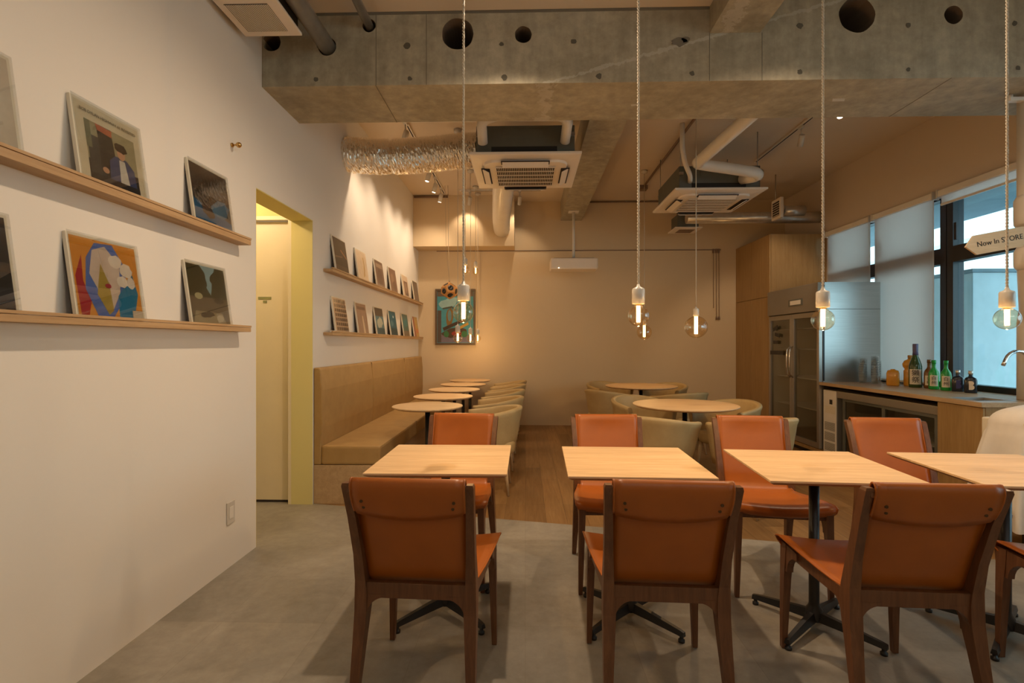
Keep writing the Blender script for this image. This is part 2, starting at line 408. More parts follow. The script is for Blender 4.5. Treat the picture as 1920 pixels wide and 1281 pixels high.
# ------------------------------------------------------------------ concrete beams
b = MB(); b.box(XL+.001, XR-.001, 3.22, 3.76, 2.906, ZC-.001, M['concrete']); beam = b.build('main_beam')
holes = [(-.426, 3.224, .100, 1), (-.013, 3.213, .053, 1), (2.05, 3.303, .110, 1), (2.634, 3.293, .056, 1), (-.99, 3.286, .042, 1), (-1.258, 3.157, .058, 1), (-1.615, 3.19, .058, 1)]
cut = MB()
for i, (x, z, r, _) in enumerate(holes):
    n = 32; rs = []
    for y in (3.1, 3.58): rs.append([(x+r*(1+.02*math.sin(5*k+i))*math.cos(2*PI*k/n), y, z+r*(1+.02*math.sin(7*k+i))*math.sin(2*PI*k/n)) for k in range(n)])
    cut.rings(rs, M['hole_inside'], sm=False)
co = cut.build('cutter')
md = beam.modifiers.new('b', 'BOOLEAN'); md.operation = 'DIFFERENCE'; md.object = co; md.solver = 'EXACT'
bpy.context.view_layer.update()
me = bpy.data.meshes.new_from_object(beam.evaluated_get(bpy.context.evaluated_depsgraph_get()))
beam.modifiers.clear(); beam.data = me; bpy.data.objects.remove(co)
if M['hole_inside'].name not in [x.name for x in me.materials if x]: me.materials.append(M['hole_inside'])
hi = [x.name for x in me.materials].index(M['hole_inside'].name)
for p in me.polygons:
    if 3.225 < p.center.y < 3.74 and 3.0 < p.center.z < 3.47 and XL+.01 < p.center.x < XR-.01: p.material_index = hi
beam['kind'] = 'structure'
# surface marks of the casting: joints, tie holes, patches (on the beam's own faces)
b = MB()
for x in (-.945, -.625, 1.147, 1.47): b.box(x-.002, x+.002, 3.2185, 3.2205, 2.906, 3.36 if x < 1 else 3.203, M['concrete_line'])
b.box(XL, 1.147, 3.2178, 3.2205, 3.352, 3.368, M['concrete_line'])
random.seed(3)
for x, z in [(-1.33, 2.95), (-.73, 2.945), (-.13, 2.945), (.46, 2.945), (1.04, 2.955), (1.70, 2.955), (2.36, 2.96), (3.02, 2.96), (-1.31, 3.16), (-.75, 3.155), (-.15, 3.155), (1.70, 3.24), (2.36, 3.235), (3.0, 3.235), (.30, 3.165)]:
    q = random.uniform(.013, .02)
    b.poly([(x+q*(1+random.uniform(-.2, .3))*math.cos(a*PI/5), 3.2185, z+q*(1+random.uniform(-.2, .3))*math.sin(a*PI/5)) for a in range(10)], M['concrete_hole'])
for x, z, q in [(.96, 3.15, .05), (1.0, 3.165, .03)]:
    b.poly([(x+q*random.uniform(.6, 1.3)*math.cos(a*PI/6), 3.2183, z+.6*q*random.uniform(.5, 1.3)*math.sin(a*PI/6)) for a in range(12)], M['concrete_line'])
b.poly([(2.05, 3.47, 2.9045), (2.13, 3.47, 2.9045), (2.15, 3.51, 2.9045), (2.07, 3.51, 2.9045)], M['pale_patch'])
b.poly([(.72, 3.52, 2.9045), (.76, 3.51, 2.9045), (.79, 3.53, 2.9045), (.73, 3.545, 2.9045)], M['pale_patch'])
b.box(-.95, -.946, 3.22, 3.76, 2.9042, 2.906, M['concrete_line']); b.box(2.62, 2.624, 3.22, 3.76, 2.9042, 2.906, M['concrete_line'])
b.build('casting_marks', beam)
b = MB(); b.box(1.147, 1.458, YF, 3.219, 3.203, ZC-.001, M['concrete']); struct(b, 'near_cross_beam')
b = MB(); b.box(.55, .875, 3.761, YB-.001, 3.19, ZC-.001, M['concrete']); struct(b, 'far_cross_beam')
# bulkhead on the back wall
b = MB(); b.box(XL+.001, -.165, 7.62, YB-.001, 2.728, ZC-.001, M['wall_back']); struct(b, 'bulkhead')

# ------------------------------------------------------------------ windows, blinds
def window(n, y0, y1, label):
    w = thing('window_%d' % n, label, None); w['kind'] = 'structure'
    b = MB(); f = M['black_frame']
    b.box(XR+.02, XR+.12, y0, y0+.07, .842, 2.742, f); b.box(XR+.02, XR+.12, y1-.07, y1, .842, 2.742, f)
    b.box(XR+.02, XR+.12, y0+.07, y1-.07, 2.66, 2.742, f); b.box(XR+.02, XR+.12, y0+.07, y1-.07, .842, .90, f)
    b.box(XR+.02, XR+.12, y0+.07, y1-.07, 2.04, 2.19, f); b.build('window_frame', w)
    b = MB(); b.box(XR+.065, XR+.071, y0+.07, y1-.07, 2.19, 2.66, M['pane']); b.box(XR+.065, XR+.071, y0+.07, y1-.07, .90, 2.04, M['pane']); b.build('pane', w)
    h = MB(); h.box(XR+.0, XR+.02, y1-.13, y1-.10, 2.24, 2.40, f); h.build('window_handle', w)
    return w
window(1, 5.93, 6.84, 'black framed window behind the blind beside the fridge')
window(2, 5.0, 5.92, 'black framed window behind the blind beyond the bottles')
window(3, 3.0, 4.99, 'black framed window without a lowered blind above the sink')
window(4, .61, 2.99, 'black framed window nearest the front of the room')
def blind_thing(y0, y1, z0, label):
    t = thing('roller_blind', label, 'blind', (3.95, 0, 0), 0, 'roller blinds on the window wall')
    b = MB(); b.box(-.03, .035, y0-.006, y1+.006, 2.665, 2.725, M['pvc'], .006); b.build('cassette', t)
    for ye in (y0-.02, y1+.008): b = MB(); b.box(-.035, .035, ye, ye+.012, 2.655, 2.735, M['socket']); b.build('end_bracket', t)
    b = MB(); b.grid(lambda u, v: (.002*math.sin(v*3), y0+(y1-y0)*u, 2.668+(z0-2.668)*v), 6, 10, M['blind']); b.build('blind_fabric', t, fix=False)
    b = MB(); b.box(-.008, .008, y0, y1, z0-.02, z0, M['pvc'], .002); b.build('bottom_bar', t)
    b = MB(); b.tube([(-.02, y0-.014, 2.66), (-.02, y0-.014, 1.3)], .0025, M['pvc'], 6); b.build('pull_chain', t)
    return t
blind_thing(5.97, 6.80, .885, 'lowered grey roller blind beside the glass-door fridge')
blind_thing(5.055, 5.895, .885, 'lowered grey roller blind behind the glasses and bottles')
blind_thing(2.95, 4.97, 2.60, 'rolled-up roller blind above the uncovered window by the sign')
# outside
b = MB(); b.box(4.35, 6.0, -3, 12, 2.95, 3.15, M['outside_slab']); tag(b.build('outside_eave'), kind='structure')
b = MB(); b.box(XR+.16, 16, -8, 22, -.25, -.15, M['outside_ground']); tag(b.build('outside_ground'), kind='structure')
t = thing('outdoor_cabinet', 'pale blue-grey box standing outside the uncovered window', 'cabinet', (5.2, 6.09, -.15))
b = MB(); b.box(0, 1.9, 0, 1.0, 0, 2.25, M['outside_box'], .01); b.build('cabinet_body', t)
b = MB(); b.box(-.03, 1.93, -.03, 1.03, 2.25, 2.29, M['outside_slab'], .005); b.build('cabinet_lid', t)
b = MB()
b.box(9.0, 9.3, 2, 20, -.15, 9, M['outside_pale'])
for k in range(7): b.box(8.93, 9.0, 2, 20, .9+k*1.2, 1.0+k*1.2, M['outside_box'])
tag(b.build('outside_building'), 'pale neighbouring building across the gap outside the window', 'building')

# ------------------------------------------------------------------ dining chairs
def dining_chair():
    t = thing('dining_chair', 'x', 'chair', (0,0,0), 0, 'orange leather dining chairs at the square tables')
    prof = [(.225,.422,.232),(.250,.429,.238),(.266,.447,.241),(.262,.464,.243),(.235,.473,.243),(.16,.468,.238),(.07,.459,.228),(-.02,.448,.214),(-.09,.440,.200),(-.135,.438,.190),(-.160,.448,.185),(-.172,.472,.182),(-.184,.515,.181),(-.204,.58,.181),(-.229,.655,.182),(-.255,.73,.183),(-.278,.80,.184),(-.284,.822,.184),(-.292,.834,.184),(-.303,.836,.184),(-.312,.826,.184),(-.314,.81,.184),(-.308,.785,.184),(-.297,.757,.183),(-.285,.735,.182),(-.274,.716,.180)]
    n = len(prof)-1
    def fn(u, v):
        i = min(int(u*n), n-1); f = u*n-i; a, c = prof[i], prof[i+1]
        y, z, h = [a[k]+(c[k]-a[k])*f for k in range(3)]
        s = v*2-1; q = 1-s*s
        seat = max(0, min(1, (y+.16)/.1)); k = u*n
        z -= .018*q*seat
        if k > 10 and k < 17: y -= .012*q*min(1, (k-10)/3)*min(1, (17-k)/2)
        if k > 22: y -= .012*q*min(1, (k-22)/2)*.6; z -= .018*q*(k-22)/3
        if k > 24.9: h -= .006
        if k < 3: h -= .02*(3-k)/3
        return (s*h, y, z)
    b = MB(); b.grid(fn, n, 12, M['leather'])
    sl = b.build('leather_sling', t, fix=False); m = sl.modifiers.new('s', 'SOLIDIFY'); m.thickness = .006; m.offset = 0
    # stitched piping along both long edges
    for s in (0, 1):
        e = MB(); e.tube([Vector(fn(i/50, s)) for i in range(0, 50)], .0042, M['leather'], 6); e.build('stitched_edge', sl)
    for x in (-.150, .150):
        for z in (.764, .742):
            r = MB(); y = -.3045 if z > .75 else -.2945
            r.tube([(x*(1 if z > .75 else .97), y+.004, z), (x*(1 if z > .75 else .97), y-.003, z)], .0052, M['rivet'], 12); r.build('rivet', sl)
    W_ = M['walnut']
    def sect(pts):  # swept rectangles (x, y, z, wx, wy)
        return [[(x-wx/2, y-wy/2, z), (x+wx/2, y-wy/2, z), (x+wx/2, y+wy/2, z), (x-wx/2, y+wy/2, z)] for x, y, z, wx, wy in pts]
    for s in (-1, 1):
        b = MB(); b.rings(sect([(s*.198, -.262, .003, .024, .026), (s*.195, -.236, .13, .030, .034), (s*.190, -.207, .27, .038, .042), (s*.187, -.188, .36, .042, .054), (s*.187, -.182, .42, .042, .060), (s*.189, -.186, .465, .036, .052), (s*.191, -.208, .56, .030, .042), (s*.196, -.252, .70, .027, .036), (s*.201, -.294, .812, .026, .034), (s*.201, -.297, .822, .020, .028)]), W_, sm=False)
        zb = .408
        pts = [(s*.203, zb+.01), (s*.105, zb+.01), (s*.105, zb)] + [(s*(.105+.062*math.sin(a)), zb-.062*(1-math.cos(a))) for a in [i*PI/2/8 for i in range(1, 9)]] + [(s*.203, zb-.062)]
        b.prism(pts, 1, -.207, -.179, W_)
        # bracket into the side rail
        pts = [(-.185, .425), (-.08, .425), (-.08, .400)] + [(-.08-.075*math.sin(a), .400-.08*(1-math.cos(a))) for a in [i*PI/2/6 for i in range(1, 7)]] + [(-.185, .32)]
        b.prism(pts, 0, s*.187-.012, s*.187+.012, W_)
        b.build('leg', t)
        b = MB(); b.rings(sect([(s*.219, .246, .003, .020, .022), (s*.216, .244, .15, .026, .028), (s*.213, .240, .30, .030, .036), (s*.211, .236, .37, .032, .044), (s*.210, .234, .446, .032, .050)]), W_, sm=False)
        pts = [(.235, .445), (.12, .44), (.12, .412)] + [(.12+.085*math.sin(a), .412-.08*(1-math.cos(a))) for a in [i*PI/2/6 for i in range(1, 7)]] + [(.235, .332)]
        b.prism(pts, 0, s*.211-.013, s*.211+.013, W_)
        b.build('leg', t)
        b = MB(); b.rings([[(s*x-.011, y, z-.021), (s*x+.011, y, z-.021), (s*x+.011, y, z+.021), (s*x-.011, y, z+.021)] for x, y, z in [(.187, -.15, .417), (.20, .05, .420), (.211, .22, .426)]], W_, sm=False); b.build('side_rail', t)
    b = MB(); b.box(-.18, .18, -.206, -.180, .405, .458, W_, .003); b.build('rear_stretcher', t)
    b = MB(); b.box(-.205, .205, .222, .244, .400, .432, W_, .003); b.build('front_rail', t)
    b = MB(); b.box(-.197, .197, -.309, -.287, .79, .818, W_, .004); b.build('crossbar', t)
    return t
ch0 = dining_chair()
chairs = [  # x of centre, y of centre, heading, label
 (-.361, 1.925, -.05, 'orange leather chair with its back to us, at the square table nearest the white wall'),
 (.478, 1.925, -.045, 'orange leather chair with its back to us, at the second square table along'),
 (1.283, 1.91, -.055, 'orange leather chair with its back to us, at the third square table, before the bottles'),
 (2.13, 1.87, -.06, 'orange leather chair cut off by the picture edge, at the square table beside the cloth'),
 (-.41, 2.87, PI-.10, 'reddish leather chair facing us, between the end square table and the round tables'),
 (.495, 2.845, PI+.01, 'reddish leather chair facing us across the second square table from the white wall'),
 (1.305, 2.81, PI-.12, 'reddish leather chair facing us across the third square table, sheen on its backrest'),
 (2.06, 2.74, PI-.10, 'pinkish-lit leather chair facing us in front of the under-counter fridge'),
]
for i, (x, y, r, lb) in enumerate(chairs):
    if i == 0: ch0.location = (x, y, 0); ch0.rotation_euler = (0, 0, r); ch0['label'] = lb
    else: dup(ch0, (x, y, 0), r, lb)

# ------------------------------------------------------------------ tables
def base_mesh(t, L, zt):
    b = MB(); b.lathe([(.034, .038), (.036, .05), (.034, .085), (.024, .10), (.0215, .11), (.0215, zt-.012)], M['black'], 20); b.build('pole', t)
    b = MB(); b.box(-.12, .12, -.12, .12, zt-.012, zt, M['black'], .002); b.build('mounting_plate', t)
    for k in range(4):
        a = PI/4+k*PI/2; R = Matrix.Rotation(a, 4, 'Z')
        f = MB(); f.rings([[R @ Vector(p) for p in ((x, -w, z-h), (x, w, z-h), (x, w*.6, z+h), (x, -w*.6, z+h))] for x, w, z, h in ((.02, .020, .060, .020), (.10, .017, .054, .017), (L-.02, .013, .040, .011), (L, .012, .036, .010))], M['black'], sm=False)
        c = R @ Vector((L-.013, 0, 0)); f.lathe([(.014, 0.001), (.014, .012), (.008, .014), (.008, .030)], M['black'], 12, c=tuple(c)); f.build('foot', t)
def square_table():
    t = thing('square_table', 'x', 'table', (0,0,0), 0, 'square oak cafe tables')
    b = MB(); w, d = .301, .305; n0 = 0
    b.rings([[(-x, -y, z), (x, -y, z), (x, y, z), (-x, y, z)] for x, y, z in ((w-.02, d-.02, .708), (w-.002, d-.002, .719), (w, d, .721), (w, d, .728), (w-.001, d-.001, .729))], M['oak_top'], sm=False)
    b.bm.faces.ensure_lookup_table(); ei = b.mi(M['oak_edge'])
    for f in b.bm.faces:
        f.normal_update()
    bmesh.ops.recalc_face_normals(b.bm, faces=b.bm.faces[:])
    for f in b.bm.faces:
        if f.calc_center_median().z < .7285 and abs(f.normal.z) < .9 and f.calc_center_median().z < .72: f.material_index = ei
    b.build('tabletop', t); base_mesh(t, .275, .708); return t
sq = square_table()
for i, (x, y, r, lb) in enumerate([
 (-.377, 2.420, .0, 'square oak table nearest the white wall, the first of the row'),
 (.484, 2.385, -.03, 'square oak table, second from the white wall, under the second pendant'),
 (1.290, 2.323, -.08, 'square oak table, third from the white wall, black pole in full view'),
 (2.080, 2.275, -.07, 'square oak table cut off by the picture edge, in front of the cloth-draped stand')]):
    if i == 0: sq.location = (x, y, 0); sq.rotation_euler = (0, 0, r); sq['label'] = lb
    else: dup(sq, (x, y, 0), r, lb)
def round_table(r, label, group, x, y):
    t = thing('round_table', label, 'table', (x, y, 0), 0, group)
    b = MB(); b.lathe([(r-.03, .707), (r-.004, .717), (r, .721), (r, .727), (r-.002, .729)], M['oak_top'], 48, sm=False); b.build('tabletop', t)
    base_mesh(t, .24 if r < .4 else .33, .707); return t
rt = round_table(.305, 'small round oak table by the bench, nearest of the row of five', 'small round tables along the bench', -.853, 4.45)
for y, x, lb in ((5.28, -.85, 'small round oak table by the bench, second of the row'), (6.08, -.845, 'small round oak table in the middle of the row by the bench'), (6.86, -.835, 'small round oak table by the bench, last but one before the back wall'), (7.62, -.825, 'small round oak table by the bench, in front of the framed painting')):
    dup(rt, (x, y, 0), .0, lb)
big = round_table(.455, 'large round oak table with four tub chairs, under the large globe bulb', 'large round tables', 1.425, 4.615)
dup(big, (1.495, 6.66, 0), .2, 'large round oak table with four tub chairs, close to the back wall')

# ------------------------------------------------------------------ tub chairs
def tub_chair():
    t = thing('tub_chair', 'x', 'chair', (0,0,0), 0)
    A = math.radians(100); N_ = 36
    path = []
    # plan: back arc, then straight arms running forward (+y)
    fr = .20
    for i in range(7): path.append((-.285-.0*i, fr-(fr+.02)*i/6, i/6*.15))
    for i in range(1, 20):
        a = PI + PI*i/20; path.append((.285*math.cos(a), -.02+.27*math.sin(a), .15+.7*i/20))
    for i in range(7): path.append((.285, -.02+(fr+.02)*i/6, .85+.15*i/6))
    def zt(w): return .660+.070*(math.sin(PI*w)**1.3)
    outer = []
    rings = []
    for x, y, w in path:
        c = Vector((0, .0, 0)); nrm = Vector((x, y if y < -.02 else 0, 0)).normalized() if abs(x) > .01 or y < 0 else Vector((0, -1, 0))
        if y < -.02: nrm = Vector((x/.285**2, (y+.02)/.27**2, 0)).normalized()
        else: nrm = Vector((math.copysign(1, x), 0, 0))
        top = zt(w); sect_ = []
        for off, z in ((-.070, .335), (-.048, .40), (-.022, .52), (0, top-.05), (.012, top-.022), (.008, top-.006), (-.004, top), (-.022, top), (-.034, top-.008), (-.040, top-.024), (-.052, .56), (-.062, .45), (-.085, .40), (-.09, .335)):
            p = Vector((x, y, z)) + nrm*off; sect_.append(p)
        rings.append(sect_)
    b = MB(); b.rings(rings, M['tub']); b.build('shell', t)
    # seat cushion
    b = MB()
    def plan(k, s): 
        a = k*2*PI/40; ex = .6
        x = math.copysign(abs(math.cos(a))**ex, math.cos(a))*.215*s; y = math.copysign(abs(math.sin(a))**ex, math.sin(a))*.235*s-.0
        return x, y-.005
    b.rings([[(*plan(k, s), z) for k in range(40)] for s, z in ((.9, .335), (.98, .35), (1, .38), (1, .42), (.97, .44), (.9, .45))], M['tub']); b.build('seat_cushion', t)
    for sx, sy in ((-1,-1),(1,-1),(-1,1),(1,1)):
        l = MB(); l.tube([(sx*.17, sy*.15, .34), (sx*.205, sy*.185, .002)], [.018, .011], M['oak_leg'], 10); l.build('leg', t)
    return t
tub0 = tub_chair()
tubs = []
for i, (y, lb) in enumerate([(4.46, 'beige tub chair at the small round table nearest the square tables, pale legs showing'), (5.29, 'beige tub chair in the row along the bench, second from the square tables'), (6.09, 'beige tub chair in the middle of the row facing the bench'), (6.88, 'beige tub chair facing the bench, last but one before the back wall'), (7.58, 'beige tub chair facing the bench, against the back wall')]):
    tubs.append((-.325+.012*i, y, PI/2, lb, 'tub chairs in the row along the bench'))
def face(x, y, tx, ty): return math.atan2(ty-y, tx-x)-PI/2
F_, G_ = (1.43, 4.58), (1.49, 6.58)
for x, y, tg, lb in [
 (1.02, 4.05, F_, 'beige tub chair behind the second square table, arm seam towards us'),
 (1.75, 3.97, F_, 'beige tub chair mostly hidden behind the reddish leather chair with the sheen'),
 (1.17, 5.20, F_, 'beige tub chair on the far side of the nearer large round table, towards the bench'),
 (1.90, 4.88, F_, 'beige tub chair open towards us, between the nearer large round table and the fridge'),
 (1.02, 6.22, G_, 'beige tub chair at the far large table, outer shell seen towards the bench'),
 (1.80, 5.98, G_, 'beige tub chair at the large table by the back wall, its back towards us'),
 (1.16, 7.22, G_, 'beige tub chair against the back wall, behind the far large table, bench side'),
 (1.90, 7.03, G_, 'beige tub chair in the corner between the far large table and the tall cabinet')]:
    tubs.append((x, y, face(x, y, *tg), lb, 'tub chairs around the large round tables'))
for i, (x, y, r, lb, g) in enumerate(tubs):
    if i == 0: tub0.location = (x, y, 0); tub0.rotation_euler = (0, 0, r); tub0['label'] = lb; tub0['group'] = g
    else: dup(tub0, (x, y, 0), r, lb, g)

# ------------------------------------------------------------------ bench
t = thing('bench', 'long tan upholstered bench with a high back along the white wall', 'bench', (XL, 4.012, 0))
L_ = YB-.005-4.012
b = MB(); b.box(.003, .50, 0, L_, 0.001, .308, M['oak_counter'], .002); b.build('plinth', t)
b = MB()
cuts = [0, 1.36, 2.82, L_]
for a, c in zip(cuts, cuts[1:]): b.box(.062, .535, a+.001, c-.001, .31, .46, M['sofa'], .018)
b.build('seat_cushion', t)
b = MB()
cuts = [0, 1.36, 2.82, L_]
for a, c in zip(cuts, cuts[1:]):
    pts = [(.003, .31), (.060, .31), (.062, .46), (.072, .60), (.070, .90), (.055, 1.06), (.045, 1.078), (.003, 1.078)]
    b.prism([(u, v) for u, v in pts], 1, a+.0015, c-.0015, M['sofa'])
bk = b.build('backrest', t); m = bk.modifiers.new('b', 'BEVEL'); m.width = .008; m.segments = 2; m.limit_method = 'ANGLE'
b = MB()
for c in cuts[1:-1]: b.box(.004, .058, c-.002, c+.002, .47, 1.072, M['seam'])
b.build('seam', t)

# ------------------------------------------------------------------ picture ledges and record sleeves
def ledge(y0, y1, z0, z1, label):
    t = thing('picture_ledge', label, 'shelf', (XL, y0, z0), 0, 'oak picture ledges on the white wall')
    b = MB(); b.box(.001, .079, 0, y1-y0, 0, z1-z0-.008, M['oak_shelf'], .0015); b.build('shelf_board', t)
    b = MB(); b.box(.069, .082, 0, y1-y0, z1-z0-.007, z1-z0+.004, M['oak_shelf'], .001); b.build('front_lip', t)
    return t
ledge(.75, 2.948, 1.843, 1.880, 'upper oak ledge on the near stretch of white wall, above the three square sleeves')
ledge(.75, 2.948, 1.337, 1.370, 'lower oak ledge on the near stretch of white wall, closest to the light switch')
ledge(4.212, 7.985, 1.870, 1.903, 'upper oak ledge above the bench')
ledge(4.212, 7.985, 1.340, 1.372, 'lower oak ledge directly above the bench backrest')

def blob(cx, cy, rx, ry, n=18, rot=0, wob=0, seed=0):
    rnd = random.Random(seed); return [(cx+(rx*(1+rnd.uniform(-wob, wob))*math.cos(a))*math.cos(rot)-(ry*math.sin(a))*math.sin(rot), cy+(rx*math.cos(a))*math.sin(rot)+(ry*(1+rnd.uniform(-wob, wob))*math.sin(a))*math.cos(rot)) for a in [i*2*PI/n for i in range(n)]]
def rect(x0, y0, x1, y1): return [(x0, y0), (x1, y0), (x1, y1), (x0, y1)]
def sleeve(y, zs, label, group, base, shapes, words=None, w=.335, h=.318, thick=.014, border=.03, case=True, spine=False):
    t = thing('record_sleeve', label, 'record sleeve', (0,0,0), 0, group)
    lean = math.asin(.045/h)
    # local frame: u runs along +Y of the room, v up the leaning face, n out from the wall
    foot = Vector((XL+.056, y, zs+.0015))
    R = Matrix.Translation(foot) @ Matrix.Rotation(-lean, 4, 'Y') @ Matrix(((0,0,1,0),(1,0,0,0),(0,1,0,0),(0,0,0,1)))
    t.matrix_world = R
    b = MB(); b.box(0, w, 0, h, -thick, 0, M['paper'], .0015); b.build('sleeve_body', t)
    b = MB(); x0, y0, x1, y1 = border*.35, .004, w-border*.35, h-border*.35
    f = lambda p, k: (x0+(x1-x0)*p[0], y0+(y1-y0)*p[1], .0004+.00012*k)
    b.poly([f(p, 0) for p in rect(0, 0, 1, 1)], cp(*base))
    for k, (pts, c) in enumerate(shapes):
        b.poly([f((min(1, max(0, p[0])), min(1, max(0, p[1]))), k+1) for p in pts], cp(*c))
    pr = b.build('cover_print', t, fix=False)
    for q, (s_, sz, px, py, c) in enumerate(words or []):
        text(s_, 'cover_lettering', sz, cp(*c), pr, Matrix.Translation((x0+(x1-x0)*px, y0+(y1-y0)*py, .0045)) @ Matrix.Scale(1, 4), .0002)
    if case:
        b = MB(); b.box(-.002, w+.002, -.001, h+.004, .0062, .0072, M['clear']); b.build('clear_cover', t)
    if spine:
        b = MB(); b.box(.001, w-.003, .001, h-.006, -thick-.006, -thick-.001, cp(40, 36, 34)); b.build('second_sleeve', t)
    return t
g1, g2, g3, g4 = 'record sleeves on the near upper ledge', 'record sleeves on the near lower ledge', 'record sleeves on the upper ledge above the bench', 'record sleeves on the lower ledge above the bench'
ZU, ZL_ = 1.873, 1.364
sleeve(1.276, ZU, 'pale plain sleeve cut off by the picture edge, on the upper near ledge', g1, (176, 160, 140), [(blob(.4, .5, .25, .25), (184, 169, 150))])
sleeve(1.829, ZU, 'cream record sleeve with black title line over a photo of a dark-haired person', g1, (204, 190, 162),
  [(rect(.12, .03, .90, .80), (150, 140, 108)), (rect(.12, .03, .9, .30), (38, 34, 38)), (rect(.14, .03, .30, .62), (62, 60, 60)), (rect(.12, .45, .2, .8), (108, 108, 84)),
   ([(.30,.2),(.56,.2),(.52,.80),(.30,.80)], (44, 38, 36)), ([(.30,.72),(.52,.70),(.53,.79),(.28,.80)], (176, 96, 66)),
   ([(.42,.10),(.86,.06),(.84,.36),(.72,.47),(.54,.47),(.44,.38)], (56, 66, 104)), ([(.58,.08),(.74,.08),(.69,.44),(.60,.44)], (196, 188, 176)),
   (blob(.645, .53, .065, .085), (190, 140, 108)), (blob(.65, .61, .10, .065, 20, 0, .15, 4), (48, 34, 28)), (blob(.36, .22, .05, .04), (184, 136, 104)), (rect(.12, .03, .9, .13), (34, 30, 34))],
  [('BOB DYLAN HIGHWAY 61 REVISITED', .0165, .50, .90, (40, 34, 30))])
sleeve(2.477, ZU, 'dark record sleeve with blue haze, last on the upper near ledge', g1, (44, 40, 42),
  [([(0,0),(1,0),(1,.16),(0,.40)], (44, 92, 128)), (blob(.72, .36, .26, .16, 16, .3, .2, 2), (66, 104, 130)), (blob(.6, .62, .4, .10, 16, .1, .25, 5), (88, 84, 84)), (rect(.0, .86, 1, 1), (60, 50, 44)), (blob(.35, .25, .2, .1, 14, -.3, .2, 8), (58, 44, 44))], spine=True)
sleeve(1.268, ZL_, 'black sleeve with a white figure cut off by the picture edge, lower near ledge', g2, (34, 32, 34), [(blob(.72, .60, .12, .22, 16, .2, .2, 1), (206, 190, 160)), (rect(0, .05, 1, .25), (52, 50, 52))])
sleeve(1.812, ZL_, 'brightly coloured abstract painted sleeve in orange, blue and white, lower near ledge', g2, (204, 134, 48),
  [([(.02,.5),(.14,.78),(.12,.45),(.2,.2),(.14,0),(.04,0)], (160, 36, 48)), ([(.14,.35),(.2,.75),(.35,.96),(.62,.98),(.8,.7),(.74,.3),(.5,0),(.28,0)], (78, 104, 168)),
   ([(.22,.55),(.3,.86),(.5,.94),(.7,.72),(.66,.35),(.52,.12),(.4,.2)], (196, 176, 160)), ([(.62,.3),(.9,.62),(.96,.35),(.84,.0),(.6,0)], (28, 112, 148)),
   ([(.3,.3),(.4,.7),(.5,.45),(.52,.1),(.44,.04)], (160, 136, 60)), (blob(.64, .76, .11, .09, 14, 0, .12, 1), (214, 200, 184)), (blob(.80, .66, .10, .10, 14, 0, .12, 2), (214, 200, 184)), (blob(.72, .5, .09, .08, 14, 0, .12, 3), (214, 200, 184)), (blob(.86, .5, .07, .08, 14, 0, .12, 4), (206, 192, 178)), (blob(.48, .42, .05, .03), (156, 44, 56)), (rect(.82, 0, 1, .12), (190, 172, 150))], spine=True)
sleeve(2.455, ZL_, 'green and brown photographic sleeve with a patch of sky, last on the lower near ledge', g2, (58, 62, 44),
  [([(.34,1),(.74,1),(.62,.72),(.55,.5),(.46,.62)], (128, 156, 160)), (rect(0, .0, 1, .46), (104, 92, 74)), (blob(.2, .78, .28, .24, 22, 0, .18, 3), (46, 52, 34)), (blob(.86, .76, .26, .22, 22, 0, .18, 6), (50, 56, 38)),
   (blob(.22, .47, .10, .055), (170, 162, 124)), (blob(.75, .42, .14, .05), (70, 62, 52)), ([(0,0),(.9,0),(.8,.2),(.1,.22)], (150, 136, 108)), (blob(.4, .16, .18, .05, 14, .1, .2, 3), (70, 62, 52)), (blob(.72, .1, .1, .07, 14, .1, .2, 5), (180, 166, 138))], spine=True)
YS = [4.36, 4.96, 5.585, 6.175, 6.84, 7.49]
upper = [
 ('dark grey glossy sleeve, the first above the near end of the bench', (58, 50, 42), [([(0,.45),(.6,.5),(.6,.46),(0,.40)], (110, 92, 74)), ([(.55,.7),(.95,.5),(.95,.45),(.5,.66)], (150, 106, 70)), (rect(0,0,1,.2), (80, 68, 56))]),
 ('off-white sleeve with a single curved yellow stroke', (206, 184, 156), [([(.60,.82),(.70,.80),(.74,.5),(.66,.2),(.52,.12),(.62,.35),(.66,.55)], (176, 140, 70))]),
 ('grey-brown sleeve with blurred dark picture, third on the ledge', (112, 90, 78), [(rect(.1, .75, .9, .9), (150, 128, 108)), (blob(.5, .4, .3, .3), (96, 74, 64)), (rect(0,0,1,.12), (134, 112, 98))]),
 ('mottled brown sleeve, fourth on the upper ledge', (124, 96, 80), [(blob(.4, .6, .2, .2), (150, 120, 100)), (blob(.6, .3, .25, .2), (104, 78, 66))]),
 ('pale bordered sleeve with a dark central picture, last but one', (200, 176, 150), [(rect(.2, .1, .85, .75), (110, 86, 72)), (blob(.5, .45, .15, .25), (150, 120, 100))]),
 ('dark brown sleeve nearest the back wall on the upper ledge', (86, 70, 60), [(rect(.1, .1, .9, .5), (104, 84, 72))])]
